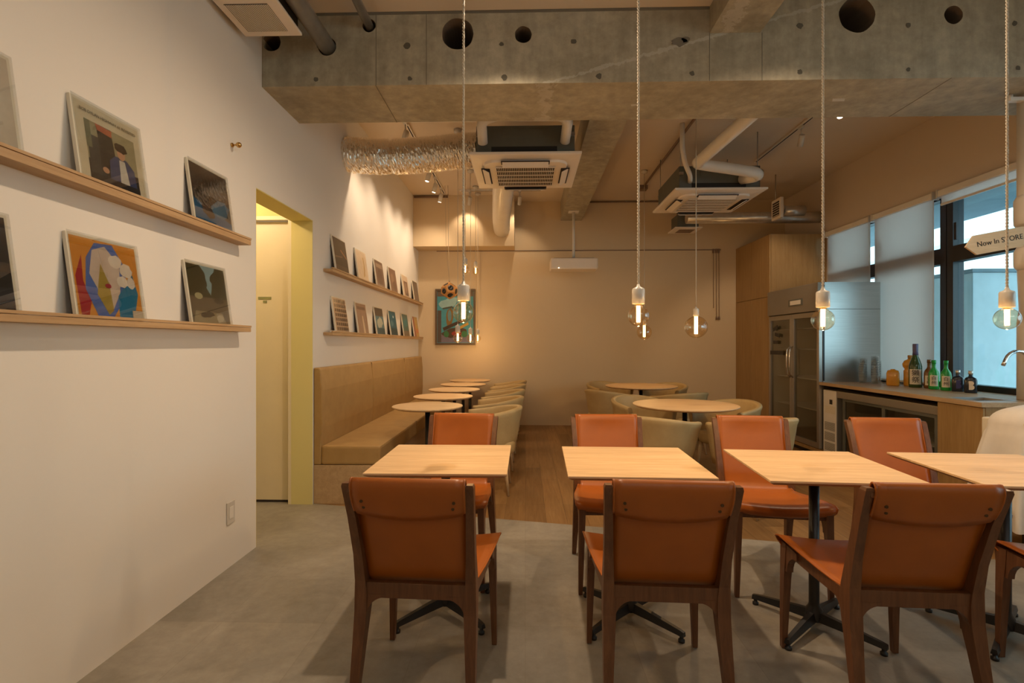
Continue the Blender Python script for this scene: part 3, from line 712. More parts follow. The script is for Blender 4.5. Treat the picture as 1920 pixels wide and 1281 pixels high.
lower = [
 ('beige sleeve covered in rows of small dark marks', (170, 140, 112), [(rect(.08+.15*i, .06+.135*j, .19+.15*i, .15+.135*j), (92, 72, 58)) for i in range(6) for j in range(7)]),
 ('light brown sleeve with pale streak, second on the lower ledge', (148, 118, 96), [([(.5,0),(.7,0),(.6,.6),(.5,.6)], (196, 170, 140)), (rect(.1, .8, .9, .9), (110, 84, 68))]),
 ('sleeve half white and blue under a dark brown band', (84, 110, 116), [(rect(0,.7,1,1), (84, 58, 38)), (blob(.5, .45, .35, .2, 14, .2, .2, 3), (170, 168, 150)), (rect(0,0,1,.25), (56, 72, 76))]),
 ('dark teal sleeve with a small pale round spot near its top', (44, 84, 96), [(blob(.6, .78, .07, .05), (200, 206, 200)), (rect(0,0,1,.3), (48, 62, 66)), (blob(.3, .5, .2, .12), (84, 116, 122))]),
 ('green-blue blotchy sleeve, last but one on the lower ledge', (76, 104, 94), [(blob(.5, .6, .3, .2, 12, 0, .3, 1), (60, 120, 120)), (rect(0,0,1,.25), (120, 100, 76))]),
 ('yellow and red sleeve closest to the back wall', (176, 136, 56), [([(0,0),(.35,0),(.25,1),(0,1)], (140, 44, 32)), (rect(.5, .2, .9, .4), (190, 96, 54))])]
for y, (lb, base, sh) in zip(YS, upper): sleeve(y, 1.896, lb+' on the upper ledge above the bench' if len(lb.split()) < 9 and 'ledge' not in lb else lb, g3, base, sh, case=False, spine=True)
for y, (lb, base, sh) in zip(YS, lower): sleeve(y, 1.366, lb+' on the lower ledge above the bench' if len(lb.split()) < 9 and 'ledge' not in lb else lb, g4, base, sh, case=False, spine=True)
b = MB(); b.box(XL+.03, XL+.062, 4.27, 4.385, 1.366, 1.382, M['socket'], .004); tag(b.build('remote_control'), 'small white remote lying on the end of the lower ledge above the bench', 'remote control')

# wall hook and switch plate
t = thing('wall_hook', 'small brass ball hook on the near white wall', 'hook', (XL, 2.884, 2.405))
b = MB(); b.tube([(.001, 0, 0), (.008, 0, 0), (.009, 0, 0)], [.012, .012, .006], M['brass'], 16); b.tube([(.008, 0, 0), (.035, 0, 0)], .005, M['brass'], 10); b.build('hook_stem', t)
b = MB(); b.lathe([(.001, -.016), (.009, -.013), (.015, -.005), (.016, .001), (.013, .009), (.007, .014), (.001, .016)], M['brass'], 16, c=(.042, 0, 0)); b.build('hook_ball', t)
t = thing('power_outlet', 'white outlet plate low on the white wall', 'outlet', (XL, 2.868, .31))
b = MB(); b.box(.001, .008, -.037, .037, -.062, .062, M['socket'], .003); b.build('cover_plate', t)
b = MB(); b.box(.008, .011, -.020, .020, -.034, .034, M['pvc'], .002); b.build('socket_insert', t)

# ------------------------------------------------------------------ painting, speaker, projector
t = thing('framed_painting', 'framed blue abstract painting on the back wall behind the pendants', 'painting', (-1.094, YB-.001, 1.69))
fw, fh = .315, .437
b = MB(); F = cp(92, 74, 56)
b.box(-fw, fw, -.035, 0, fh-.03, fh, F, .003); b.box(-fw, fw, -.035, 0, -fh, -fh+.03, F, .003); b.box(-fw, -fw+.03, -.035, 0, -fh+.03, fh-.03, F, .003); b.box(fw-.03, fw, -.035, 0, -fh+.03, fh-.03, F, .003); b.build('picture_frame', t)
b = MB(); b.poly([(-fw+.03, -.02, -fh+.03), (fw-.03, -.02, -fh+.03), (fw-.03, -.02, fh-.03), (-fw+.03, -.02, fh-.03)], cp(70, 138, 150))
k = 0
for pts, c in [(rect(-.28,.32,.28,.405), (96,78,62)), (blob(-.1,.22,.16,.08,14,.3,.2,1), (140,172,172)), (rect(-.28,-.40,.28,-.28), (112,104,118)), (rect(-.28,-.4,-.22,.1), (84,74,66)), (blob(-.09,.0,.055,.14,18,-.1,.1,2), (120,92,44)), (blob(-.09,.02,.03,.09), (96,130,136)),
   ([(-.2,-.17),(.14,-.02),(.16,-.06),(-.18,-.22)], (66,52,40)), (blob(.0,-.24,.2,.08,16,.1,.2,4), (74,58,42)), (blob(.14,-.27,.05,.05), (60,110,70)), (blob(-.14,-.27,.04,.05), (60,110,70)), (blob(.02,-.26,.08,.04), (140,56,44)), ([(.05,-.16),(.2,-.08),(.21,-.12),(.06,-.2)], (176,140,60)), ([(-.2,.14),(-.05,.17),(.07,.05),(.05,.03),(-.05,.14),(-.2,.12)], (74,78,66))]:
    k += 1; b.poly([(x, -.0202-.0003*k, z) for x, z in pts], cp(*c))
b.build('canvas', t, fix=False)
# dodecahedral speaker on its wires
t = thing('hanging_speaker', 'wooden dodecahedron speaker with round black cones hanging before the painting', 'speaker', (-1.065, 7.15, 2.015))
phi = (1+5**.5)/2; vs = [(x,y,z) for x in (-1,1) for y in (-1,1) for z in (-1,1)]
for a in (-1,1):
    for c in (-1,1): vs += [(0, a/phi, c*phi), (a/phi, c*phi, 0), (a*phi, 0, c/phi)]
RR = .125; vs = [Vector(v).normalized()*RR for v in vs]
Rm = Matrix.Rotation(.35, 3, 'Z') @ Matrix.Rotation(.25, 3, 'X')
bmv = bmesh.new(); [bmv.verts.new(Rm @ v) for v in vs]; bmesh.ops.convex_hull(bmv, input=bmv.verts[:]); bmesh.ops.dissolve_limit(bmv, angle_limit=.05, verts=bmv.verts[:], edges=bmv.edges[:])
fc = [(f.calc_center_median().copy(), f.normal.copy()) for f in bmv.faces]
b = MB(); b.mi(M['sponge']); me = bpy.data.meshes.new('t'); bmv.to_mesh(me); b.bm.from_mesh(me); bmv.free(); b.build('speaker_cabinet', t)
for c, n in fc:
    if n.dot(c) < 0: n = -n
    s = MB(); s.tube([c+n*.0005, c+n*.004, c+n*.001], [.040, .038, .010], M['black'], 18); s.build('speaker_cone', t)
b = MB(); b.tube([(0, 0, .122), (-.012, 0, .145), (0, 0, .160), (.012, 0, .145), (0, 0, .122)], .003, M['steel'], 6)
b.tube([(0, 0, .16), (-.015, 0, .7), (-.01, 0, 1.1), (-.02, 0, ZC-2.015-.002)], .0035, M['cord'], 6); b.tube([(0, 0, .16), (-.045, 0, .55), (-.05, 0, .95), (-.06, 0, ZC-2.015-.002)], .002, M['steel'], 6); b.build('suspension_wire', t)
# projector on its pole under the concrete beam
t = thing('projector', 'white box projector hanging on a pole from the far concrete beam', 'projector', (.70, 7.45, 3.19))
b = MB(); b.box(-.34, .33, -.17, .17, -.86, -.70, M['ac_white'], .02); b.build('projector_body', t)
b = MB(); b.box(-.29, .28, -.12, .12, -.70, -.692, M['black']); b.build('top_vent', t)
b = MB(); b.lathe([(.007, 0), (.007, .003)], M['spot_face'], 10, c=(-.225, -.172, -.845)); b.build('status_light', t)
b = MB(); b.tube([(0, 0, -.69), (0, 0, -.012)], .020, M['pvc'], 14); b.build('pole', t)
b = MB(); b.box(-.075, .075, -.06, .06, -.014, -.001, M['pvc'], .003); b.box(-.06, .06, -.05, .05, -.692, -.680, M['black']); b.build('ceiling_bracket', t)
# rail on the back wall with hanging wires
t = thing('picture_rail', 'thin dark picture rail across the back wall with hanging wires', 'rail', (0, YB, 2.722))
b = MB(); b.box(-1.39, 3.02, -.014, -.001, -.006, .006, M['grille']); b.build('rail_bar', t)
for k, x in enumerate((2.90, 2.945, 2.985)):
    w = MB(); w.tube([(x, -.02, 0), (x+.005, -.02, -1.03 if k else -.9)], .0035, M['grille'], 6); w.box(x-.012, x+.012, -.03, -.012, -.05, .01, M['grille'])
    if k: w.tube([(x+.005, -.02, -1.03), (x+.005, -.02, -1.08)], [.012, .016], M['grille'], 8)
    w.build('hanging_wire', t)

# ------------------------------------------------------------------ pendants
def twisted(L, pitch=.030, r=.0031, off=.0031):
    b = MB(); n = int(L/pitch*7)
    for s in (0, PI):
        b.tube([(off*math.cos(s+2*PI*i/7), off*math.sin(s+2*PI*i/7), -L*i/n) for i in range(n+1)], r, M['cord'], 5)
    return b
def pendant(x, y, zc, zb, zs, R, label, group, sr=.0285, sh=.082, energy=3.0, tw=False, cr=.004):
    """zc ceiling, zb bottom of bulb, zs top of socket, R bulb radius"""
    t = thing('pendant_lamp', label, 'lamp', (x, y, zs), 0, group)
    L = zc-zs
    cb = twisted(L) if tw else MB().tube([(0,0,0), (0,0,L)], cr, M['cord'], 7)
    if tw:
        for v in cb.bm.verts: v.co.z += L
    cb.build('cord', t)
    b = MB(); b.lathe([(.035, L-.03), (.035, L-.004), (.02, L-.001)][::-1] if False else [(.01, L-.045), (.04, L-.03), (.042, L-.0015)], M['socket'], 20); b.build('ceiling_rose', t)
    b = MB(); b.lathe([(sr*.9, -sh), (sr, -sh+.002), (sr, -.016), (sr*.9, -.010), (sr*.35, -.002), (.006, .010)], M['socket'], 28); b.build('socket', t)
    zc0 = zb-zs+R; nk = sr*.62; prof = [(nk, -sh+.002), (nk, -sh-.004)]
    a0 = math.asin(min(.95, nk/R))
    for i in range(19):
        a = a0+.12+(PI-a0-.13)*i/18; prof.append((R*math.sin(a), zc0+R*math.cos(a)))
    prof.append((.002, zc0-R))
    g = MB(); g.lathe(prof, M['bulb'], 32, cap=False); gl = g.build('bulb', t)
    f0 = -sh-.004; f1 = zc0-R*.62; fr = min(.0105, R*.2) if R < .07 else .016
    f = MB(); f.lathe([(fr*.8, f1), (fr, f1+.006), (fr, f0)], M['filament'], 16); f.build('filament', gl)
    f = MB(); f.lathe([(.006, -sh-.012), (nk*.95, -sh+.001)], M['brass'], 16); f.build('bulb_base', gl)
    light('POINT', 'pendant_light', (0, 0, f1-.012-.004), energy*2.6, AMBER, t, size=.006)
    return t
gN = 'amber globe pendants over the square tables'
pendant(-.287, 2.37, 3.368, 1.367, 1.550, .0485, 'globe pendant in front of the painting, over the square table by the white wall', gN, tw=True)
pendant(.520, 2.37, 3.368, 1.349, 1.533, .0485, 'globe pendant over the second square table, before the bare back wall', gN, tw=True)
pendant(1.356, 2.37, ZC, 1.329, 1.516, .0485, 'globe pendant in front of the stainless fridge, on a twisted cord', gN, tw=True)
pendant(2.175, 2.37, ZC, 1.333, 1.514, .0485, 'globe pendant in front of the uncovered window, beside the arrow sign', gN, tw=True)
gF = 'small pendants over the row of round tables'
for x, y, zb, lb in [(-.70, 5.29, 1.280, 'small low pendant nearest us over the round tables by the bench'), (-.70, 5.95, 2.085, 'small high pendant over the bench row, the nearer of the raised pair'), (-.70, 6.52, 1.290, 'small low pendant over the middle of the bench row of round tables'), (-.70, 7.2, 2.245, 'small high pendant over the bench row, the farther of the raised pair'), (-.70, 7.52, 1.300, 'small low pendant closest to the back wall over the bench row')]:
    pendant(x, y, ZC, zb, zb+.185, .048, lb, gF, sr=.026, cr=.003, energy=2.2)
gG = 'large globe pendants over the large round tables'
pendant(1.513, 4.58, ZC, 1.320, 1.588, .098, 'large smoky globe pendant with a small socket over the nearer large round table', gG, sr=.024, sh=.072, energy=3.5)
pendant(1.523, 6.60, ZC, 1.322, 1.58, .095, 'large smoky globe pendant just below another bulb, over the far large round table', gG, sr=.024, sh=.072, energy=3.5)

# ------------------------------------------------------------------ spot tracks
def track(x, y0, y1, z, label, along='y'):
    t = thing('lighting_track', label, 'track', (0,0,0))
    b = MB()
    if along == 'y': b.box(x-.017, x+.017, y0, y1, z-.022, z-.001, M['pvc'], .002)
    else: b.box(y0, y1, x-.017, x+.017, z-.022, z-.001, M['pvc'], .002)
    b.build('track_rail', t)
    b = MB()
    if along == 'y': b.box(x-.007, x+.007, y0+.03, y1-.03, z-.0235, z-.0215, M['dark_slot'])
    else: b.box(y0+.03, y1-.03, x-.007, x+.007, z-.0235, z-.0215, M['dark_slot'])
    b.build('track_slot', t)
def spot(x, y, z, aim, label, energy, angle=45, drop=.16, blend=.6, group='track spotlights'):
    t = thing('spotlight', label, 'spotlight', (x, y, z-.0245), 0, group)
    b = MB(); b.box(-.018, .018, -.04, .04, -.02, -.0005, M['socket'], .003); b.tube([(0,0,-.02), (0,0,-drop+.05)], .007, M['socket'], 10); b.build('spot_arm', t)
    hc = Vector((0, 0, -drop+.03)); d = (Vector(aim)-Vector((x, y, z-.0245-drop+.03))).normalized()
    b = MB(); b.tube([hc-d*.05, hc-d*.045, hc+d*.07], [.022, .028, .028], M['socket'], 20); b.build('spot_head', t)
    b = MB(); b.tube([hc+d*.0702, hc+d*.072], .022, M['spot_face'], 16); b.build('spot_lens', t)
    o = light('SPOT', 'spot_light', hc+d*.085, energy, WARM, t, size=.03, target=hc+d*2, angle=angle, blend=blend)
    return t
track(-1.19, 4.85, 7.5, ZC, 'white lighting track on the ceiling along the bench wall')
for y, ty, lb in [(5.05, 4.75, 'white track spotlight hidden behind the foil duct, nearest the beam'), (5.62, 5.35, 'white track spotlight just above the foil duct'), (6.27, 6.2, 'bright white track spotlight below the foil duct, first of the visible three'), (6.72, 6.9, 'bright white track spotlight aimed at the ledges, second of the visible three'), (7.18, 7.5, 'white track spotlight nearest the back wall on the bench track')]:
    spot(-1.19, y, ZC, (XL, ty, 1.6), lb, 34, 110, blend=1.0)
track(2.79, 4.0, 6.3, ZC, 'white lighting track on the ceiling by the air conditioner and windows')
spot(2.72+.07, 4.62, ZC, (2.2, 3.4, .8), 'lit white track spotlight just under the main beam by the window side', 40, 60)
spot(2.79, 5.25, ZC, (3.3, 7.3, 1.2), 'white cylindrical track spotlight hanging over the counter aisle', 70, 60)
track(7.35, -.95, .25, ZC, 'short white lighting track on the ceiling in front of the bulkhead', along='x')
spot(-.80, 7.35, ZC, (-1.0, 8.0, 2.4), 'tiny white spotlight by the bulkhead, beside the pendant cord', 10, 90)
spot(-.08, 7.35, ZC, (-.2, 8.0, 2.3), 'tiny white spotlight at the end of the bulkhead', 10, 90)
track(2.72, -1.2, 1.12, 3.368, 'white lighting track above the square tables', along='x')
track(2.70, 1.55, 3.2, ZC, 'white lighting track above the window side square tables', along='x')
spot(-.08, 2.72, 3.368, (-.12, 2.4, .7), 'track spotlight between the first two square tables', 120, 165, blend=.8)
spot(1.62, 2.70, ZC, (1.5, 2.3, .7), 'track spotlight above the third square table', 70, 150, blend=.8)
spot(2.7, 2.70, ZC, (2.5, 2.2, .7), 'track spotlight above the square table by the cloth', 40, 130, blend=.8)
# lamps in the front part of the room, behind the viewer
track(.9, -1.2, 1.12, 3.368, 'white lighting track in the front part of the room', along='x')
spot(-.1, .9, 3.368, (-.6, 1.2, .5), 'track spotlight in the front of the room near the ledges', 32, 165, blend=.9)
# unseen ceiling lamp added to brighten the recess and its door
t = thing('added_downlight', 'small round lamp added unseen in the recess ceiling to light the door', 'added_downlight', (-2.3, 3.5, 2.558))
b = MB(); b.lathe([(.045, -.006), (.05, 0)], M['socket'], 20); b.build('trim_ring', t)
b = MB(); b.lathe([(.036, -.008), (.036, -.0065)], M['spot_face'], 20); b.build('lamp_lens', t)
light('POINT', 'recess_fill_lamp', (0, 0, -.06), 17, WARM, t, size=.04)

# ------------------------------------------------------------------ ceiling cassettes, ducts, pipes
def cassette(x, y, z, label):
    t = thing('ceiling_air_conditioner', label, 'air conditioner', (x, y, z), 0, 'cassette air conditioners')
    b = MB(); h = .475
    # square plate with raised centre
    b.rings([[(-a, -a, q), (a, -a, q), (a, a, q), (-a, a, q)] for a, q in ((.42, .03), (h, .022), (h+.0, .006), (h-.01, .0), (.36, -.012))], M['ac_white'], cap=False, sm=False)
    def rr(a, r, q, n=6):
        out = []
        for cx, cy, st in ((a-r, a-r, 0), (-a+r, a-r, PI/2), (-a+r, -a+r, PI), (a-r, -a+r, 1.5*PI)):
            out += [(cx+r*math.cos(st+PI/2*i/n), cy+r*math.sin(st+PI/2*i/n), q) for i in range(n+1)]
        return out
    b.poly([(-.38, -.38, -.010), (.38, -.38, -.010), (.38, .38, -.010), (-.38, .38, -.010)], M['ac_white'])
    b.rings([rr(.37, .10, -.010), rr(.362, .10, -.028), rr(.30, .05, -.030)], M['ac_white'], sm=False)
    b.build('front_panel', t)
    g = MB(); g.box(-.26, .26, -.26, .26, -.034, -.031, M['dark_slot'])
    for i in range(6): yy = -.26+.52*i/5; g.box(-.265, .265, yy-.003, yy+.003, -.042, -.033, M['ac_white'])
    for i in range(33): xx = -.26+.52*i/32; g.box(xx-.0018, xx+.0018, -.26, .26, -.040, -.034, M['ac_white'])
    g.build('intake_grille', t)
    for k in range(4):
        R = Matrix.Rotation(k*PI/2, 4, 'Z'); v = MB()
        v.box(-.21, .21, -.395, -.318, -.034, -.026, M['dark_slot'], mat=R)
        v.box(-.20, .20, -.035, .035, -.003, .003, M['ac_white'], .002, mat=R @ Matrix.Translation((0, -.357, -.045)) @ Matrix.Rotation(math.radians(-28), 4, 'X'))
        v.build('louvre', t)
    b = MB(); b.box(-.42, .42, -.42, .42, .03, .265, M['ac_dark'], .006); b.box(-.29, .27, -.424, -.42, .03, .085, M['ac_black']); b.box(-.20, .16, -.426, -.42, .16, .235, M['ac_dark'], .002); b.build('housing', t)
    for sx in (-1, 1):
        for sy in (-1, 1):
            r = MB(); r.tube([(sx*.40, sy*.40, .2), (sx*.40, sy*.40, ZC-z-.002)], .005, M['steel'], 6); r.box(sx*.40-.02, sx*.40+.02, sy*.42-.02, sy*.42+.02, .17, .20, M['steel']); r.build('hanger_rod', t)
    return t
cassette(.0, 4.785, 2.865, 'white four-way ceiling air conditioner beside the foil duct')
cassette(2.03, 5.825, 2.865, 'white four-way ceiling air conditioner nearer the window wall')
def tube_thing(name, pts, r, m, label, cat, n=18, group=None, rf=None, smooth_n=0, flat=False):
    if smooth_n:
        P = [Vector(p) for p in pts]; out = [P[0]]
        for i in range(1, len(P)-1):
            a = P[i]+(P[i-1]-P[i]).normalized()*smooth_n; c = P[i]+(P[i+1]-P[i]).normalized()*smooth_n
            out += [a.lerp(P[i], s_).lerp(P[i].lerp(c, s_), s_) for s_ in [j/6 for j in range(7)]]
        pts = out+[P[-1]]
    b = MB(); b.tube(pts, r, m, n, rf=rf, sm=not flat); o = b.build(name); tag(o, label, cat, group); return o
rnd = random.Random(5); nz = [[rnd.uniform(.955, 1.03) for k in range(44)] for i in range(200)]
tube_thing('foil_duct', [(XL+.002+(i/150)*1.245, 4.78-.02*math.sin(i/150*6), 3.05-.03*math.sin(i/150*5)) for i in range(151)], .160, M['foil'], 'crinkled silver foil duct running from the white wall to the air conditioner', 'duct', 44, rf=lambda i, k: nz[i][k]*(1+.012*math.sin(i*1.7))*(.93 if 48 < i < 54 else 1), flat=True)
tube_thing('flexible_duct', [(-.20, 5.22, 3.02), (-.24, 5.6, 3.0), (-.28, 6.2, 2.98), (-.33, 7.0, 2.97), (-.35, 7.6, 2.97)], .12, M['pvc'], 'pale wrapped duct running from the air conditioner to the bulkhead', 'duct', 20, smooth_n=.2)
tube_thing('insulated_pipe', [(-.36, 4.33, 2.97), (-.36, 4.18, 3.09), (-.25, 4.14, 3.115), (.30, 4.14, 3.11), (.345, 4.16, 3.08), (.335, 4.34, 2.98)], .042, M['pvc'], 'thick white insulated pipe over the front of the air conditioner by the foil duct', 'pipe', 16, 'white refrigerant pipes', smooth_n=.05)
tube_thing('insulated_pipe', [(1.70, 3.761, 2.985), (1.665, 5.0, 3.02), (1.70, 5.06, 3.03), (2.30, 5.12, 2.96), (2.33, 5.20, 2.95), (2.25, 5.38, 2.98)], .054, M['pvc'], 'thick white pipe bending from the main beam to the air conditioner by the windows', 'pipe', 16, 'white refrigerant pipes', smooth_n=.07)
tube_thing('drain_hose', [(1.72, 5.395, 2.96), (1.70, 5.32, 3.0), (1.62, 5.24, 3.1), (1.58, 5.2, 3.25), (1.58, 5.2, ZC-.002)], .024, M['pvc'], 'thin white drain hose beside the air conditioner by the windows', 'hose', 12, smooth_n=.04)
b = MB(); b.box(-1.0, -.40, 4.12, 4.17, 3.08, 3.11, M['pvc'], .004); tag(b.build('cable_trunking'), 'white flat trunking between the foil duct and the beam', 'trunking')
tube_thing('spiral_duct', [(-1.258, 3.30, 3.157), (-1.258, 1.6, 3.157)], .051, M['galv'], 'silver spiral duct entering the main beam beside the ventilation grille', 'duct', 24, rf=lambda i, k: 1)
tube_thing('metal_pipe', [(-.99, 3.32, 3.286), (-.99, 1.6, 3.286)], .027, M['galv'], 'thin grey metal pipe going into its round hole in the main beam', 'pipe', 16)
tube_thing('galvanised_duct', [(2.2, 7.05, 2.985), (3.80, 7.05, 2.985), (XR-.002, 7.05, 2.985)], .075, M['galv'], 'dark galvanised duct along the back above the tall cabinet', 'duct', 20)
tube_thing('duct_stub', [(3.35, 6.75, 3.0), (3.62, 6.75, 3.0)], .065, M['galv'], 'short shiny duct end beside the square wall vent', 'duct', 18, rf=lambda i, k: 1)
t = thing('air_vent', 'small square white vent at the end of the galvanised duct', 'vent', (3.28, 6.75, 3.02))
b = MB(); b.box(-.02, .02, -.12, .12, -.13, .13, M['ac_white'], .004); b.build('vent_frame', t)
b = MB(); b.box(-.024, -.019, -.085, .085, -.095, .095, M['dark_slot']); [b.box(-.028, -.02, -.09, .09, -.09+.03*i, -.084+.03*i, M['ac_white']) for i in range(7)]; b.build('vent_grille', t)
b = MB(); b.tube([(0, .05, .10), (0, .05, ZC-3.02-.002)], .006, M['steel'], 6); b.tube([(.019, 0, 0), (.07, 0, 0)], .06, M['galv'], 16); b.build('hanger', t)
t = thing('ceiling_ventilator', 'small white ceiling ventilator behind the air conditioner near the back wall', 'ventilator', (2.30, 7.45, 2.90))
b = MB(); b.rings([[(-a, -a, q), (a, -a, q), (a, a, q), (-a, a, q)] for a, q in ((.13, .02), (.19, .015), (.19, .0), (.10, -.006))], M['ac_white'], sm=False); b.build('vent_frame', t)
b = MB(); b.box(-.11, .11, -.11, .11, -.009, -.0065, M['grille']); b.build('vent_grille', t)
b = MB(); b.box(-.15, .15, -.15, .15, .021, .20, M['ac_dark']); b.tube([(.1, .1, .2), (.1, .1, ZC-2.9-.002)], .005, M['steel'], 6); b.tube([(-.1, -.1, .2), (-.1, -.1, ZC-2.9-.002)], .005, M['steel'], 6); b.build('vent_box', t)
# near ventilation fan
t = thing('ventilation_fan', 'white square ventilation grille under the near ceiling beside the wall', 'ventilation fan', (-1.4705, 2.79, 3.068))
b = MB(); b.box(-.168, .168, -.168, .168, 0, .016, M['ac_white'], .004); b.build('vent_panel', t)
b = MB(); b.box(-.128, .105, -.118, .118, -.003, -.0005, M['dark_slot'])
for i in range(25): xx = -.125+.227*i/24; b.box(xx-.0024, xx+.0024, -.116, .116, -.005, -.002, M['ac_white'])
b.build('vent_grille', t)
b = MB(); b.box(-.15, .15, -.15, .15, .017, .23, M['ac_black']); b.tube([(-.12, -.12, .22), (-.12, -.12, .298)], .005, M['steel'], 6); b.tube([(.12, .12, .22), (.12, .12, .298)], .005, M['steel'], 6); b.build('fan_housing', t)
# conduits
tube_thing('electrical_conduit', [(1.655, 3.761, ZC-.02), (1.655, 7.19, ZC-.02)], .014, M['grille'], 'thin dark conduit running along the ceiling beside the far concrete beam', 'conduit', 8, 'ceiling conduits')
b = MB(); b.box(1.60, 1.71, 7.19, 7.30, ZC-.06, ZC-.001, M['grille'], .004); tag(b.build('junction_box'), 'small dark junction box at the end of the ceiling conduit', 'junction box')
tube_thing('electrical_conduit', [(.88, YB-.02, ZC-.02), (3.2, YB-.02, ZC-.02)], .011, M['grille'], 'thin conduit along the top of the back wall', 'conduit', 8, 'ceiling conduits')
tube_thing('electrical_conduit', [(XL+.02, 7.6, ZC-.03), (-1.15, 7.6, ZC-.03)], .016, M['grille'], 'short conduit at the top of the bulkhead', 'conduit', 8, 'ceiling conduits')

# ------------------------------------------------------------------ cabinets, fridges, counter
XC = 3.25
t = thing('tall_cabinet', 'tall oak cabinet in the back corner by the fridge', 'cabinet', (XC, 6.905, 0))
D_ = XR-.002-XC
b = MB(); b.box(.022, D_, 0, 1.09, .08, 2.73, M['oak_cab']); b.box(.05, D_, .01, 1.08, 0.001, .08, M['black']); b.build('cabinet_carcass', t)
for y0, y1 in ((.002, .543), (.549, 1.088)):
    for z0, z1 in ((.085, 1.895), (1.902, 2.728)):
        b = MB(); b.box(0, .02, y0, y1, z0, z1, M['oak_cab'], .0015); b.build('cabinet_door', t)
# reach-in fridge
t = thing('upright_fridge', 'tall stainless two-door glass fridge beside the oak cabinet', 'fridge', (XC, 5.73, 0))
fd = 3.90-XC; fl = 1.17; st = M['steel']
b = MB(); b.box(.03, fd, 0, .02, .10, 1.95, M['satin']); b.box(.03, fd, fl-.02, fl, .10, 1.95, st); b.box(.03, fd, .02, fl-.02, 1.64, 1.95, st); b.box(.03, fd, .02, fl-.02, .10, .16, st); b.box(fd-.02, fd, .02, fl-.02, .16, 1.64, M['paper']); b.box(.04, fd-.02, .0205, .024, .16, 1.63, M['paper']); b.box(.04, fd-.02, fl-.024, fl-.0205, .16, 1.63, M['paper'])
b.build('fridge_body', t)
b = MB(); b.box(-.03, fd-.3, .001, fl-.001, 1.635, 1.95, M['header'], .006); b.build('header_panel', t)
b = MB(); b.box(-.034, -.03, .30, .62, 1.72, 1.80, M['ac_dark'], .002); b.box(-.035, -.0335, .34, .58, 1.735, 1.785, M['pvc']); b.build('control_display', t)
b = MB(); b.box(.0, fd, .001, fl-.001, .06, .10, M['oak_cab']); b.build('plinth_strip', t)
b = MB(); b.box(.06, fd-.02, .01, fl-.01, 0.001, .06, M['black']); b.build('toe_kick', t)
b = MB(); b.box(.035, fd, -.0012, 0.0005, 1.650, 1.655, M['ac_dark']); b.box(.028, .045, -.004, 0.001, .86, 1.95, M['black']); b.build('side_seam', t)
for z in (.5, .85, 1.2, 1.45):
    b = MB(); b.box(.08, fd-.03, .03, fl-.03, z, z+.006, M['pvc']); b.build('wire_shelf', t)
for k, (y0, y1) in enumerate(((.004, .582), (.588, 1.166))):
    b = MB(); b.box(-.012, .028, y0, y0+.045, .11, 1.625, st, .002); b.box(-.012, .028, y1-.045, y1, .11, 1.625, st, .002); b.box(-.012, .028, y0+.045, y1-.045, .11, .17, st); b.box(-.012, .028, y0+.045, y1-.045, 1.57, 1.625, st)
    dd = b.build('glass_door', t)
    g = MB(); g.box(.004, .009, y0+.045, y1-.045, .17, 1.57, M['fridge_glass']); g.build('door_pane', dd)
    hy = y1-.03 if k == 0 else y0+.03
    h = MB(); h.tube([(-.012, hy, .86), (-.05, hy, .90), (-.055, hy, 1.0), (-.055, hy, 1.1), (-.05, hy, 1.2), (-.012, hy, 1.24)], .009, M['chrome'], 10); h.build('door_handle', dd)
for y, z, a in ((.98, 1.47, .3), (.93, 1.38, -.2), (.98, 1.29, 0)):
    b = MB(); b.box(-.004, 0, -.06, .06, -.022, .022, M['black'], mat=Matrix.Translation((-.013, y, z)) @ Matrix.Rotation(-a, 4, 'X')); b.build('door_tag', t)
b = MB(); b.box(-.0165, -.0125, .78, 1.12, 1.13, 1.18, M['black']); b.build('door_tag', t)
# under-counter fridge
t = thing('undercounter_fridge', 'low stainless fridge with sliding glass doors under the counter', 'fridge', (XC+.03, 4.138, 0))
fl = 1.58; fd = .62
b = MB(); b.box(0, fd, 0, .02, .06, .77, st); b.box(0, fd, fl-.24, fl, .06, .77, st); b.box(0, fd, .02, fl-.24, .70, .77, st, .002); b.box(0, fd, .02, fl-.24, .06, .12, st); b.box(fd-.02, fd, .02, fl-.24, .12, .70, M['steel']); b.build('fridge_body', t)
b = MB(); b.box(-.006, 0, fl-.235, fl-.005, .08, .765, M['pvc'], .002)
for k in range(3):
    for i in range(9): b.box(-.0085, -.005, fl-.215, fl-.03, .12+k*.11+i*.010, .124+k*.11+i*.010, M['ac_dark'])
b.box(-.008, -.005, fl-.17, fl-.12, .62, .67, M['black']); b.box(-.0085, -.005, fl-.22, fl-.04, .52, .60, M['paper']); b.build('compressor_grille', t)
for k, (y0, y1, x) in enumerate(((.03, .68, .012), (.65, 1.30, .034))):
    b = MB(); b.box(x, x+.016, y0, y0+.04, .12, .70, M['ac_dark']); b.box(x, x+.016, y1-.04, y1, .12, .70, M['ac_dark']); b.box(x, x+.016, y0+.04, y1-.04, .12, .15, M['ac_dark']); b.box(x, x+.016, y0+.04, y1-.04, .67, .70, M['ac_dark']); dd = b.build('sliding_door', t)
    g = MB(); g.box(x+.006, x+.010, y0+.04, y1-.04, .15, .67, M['fridge_glass']); g.build('door_pane', dd)
b = MB(); b.box(.07, fd-.03, .03, fl-.25, .42, .426, M['pvc']); b.build('wire_shelf', t)
b = MB(); 
for x in (.06, .56):
    for y in (.08, fl-.08): b.lathe([(.02, .001), (.02, .06)], M['black'], 10, c=(x, y, 0))
b.build('adjustable_feet', t)
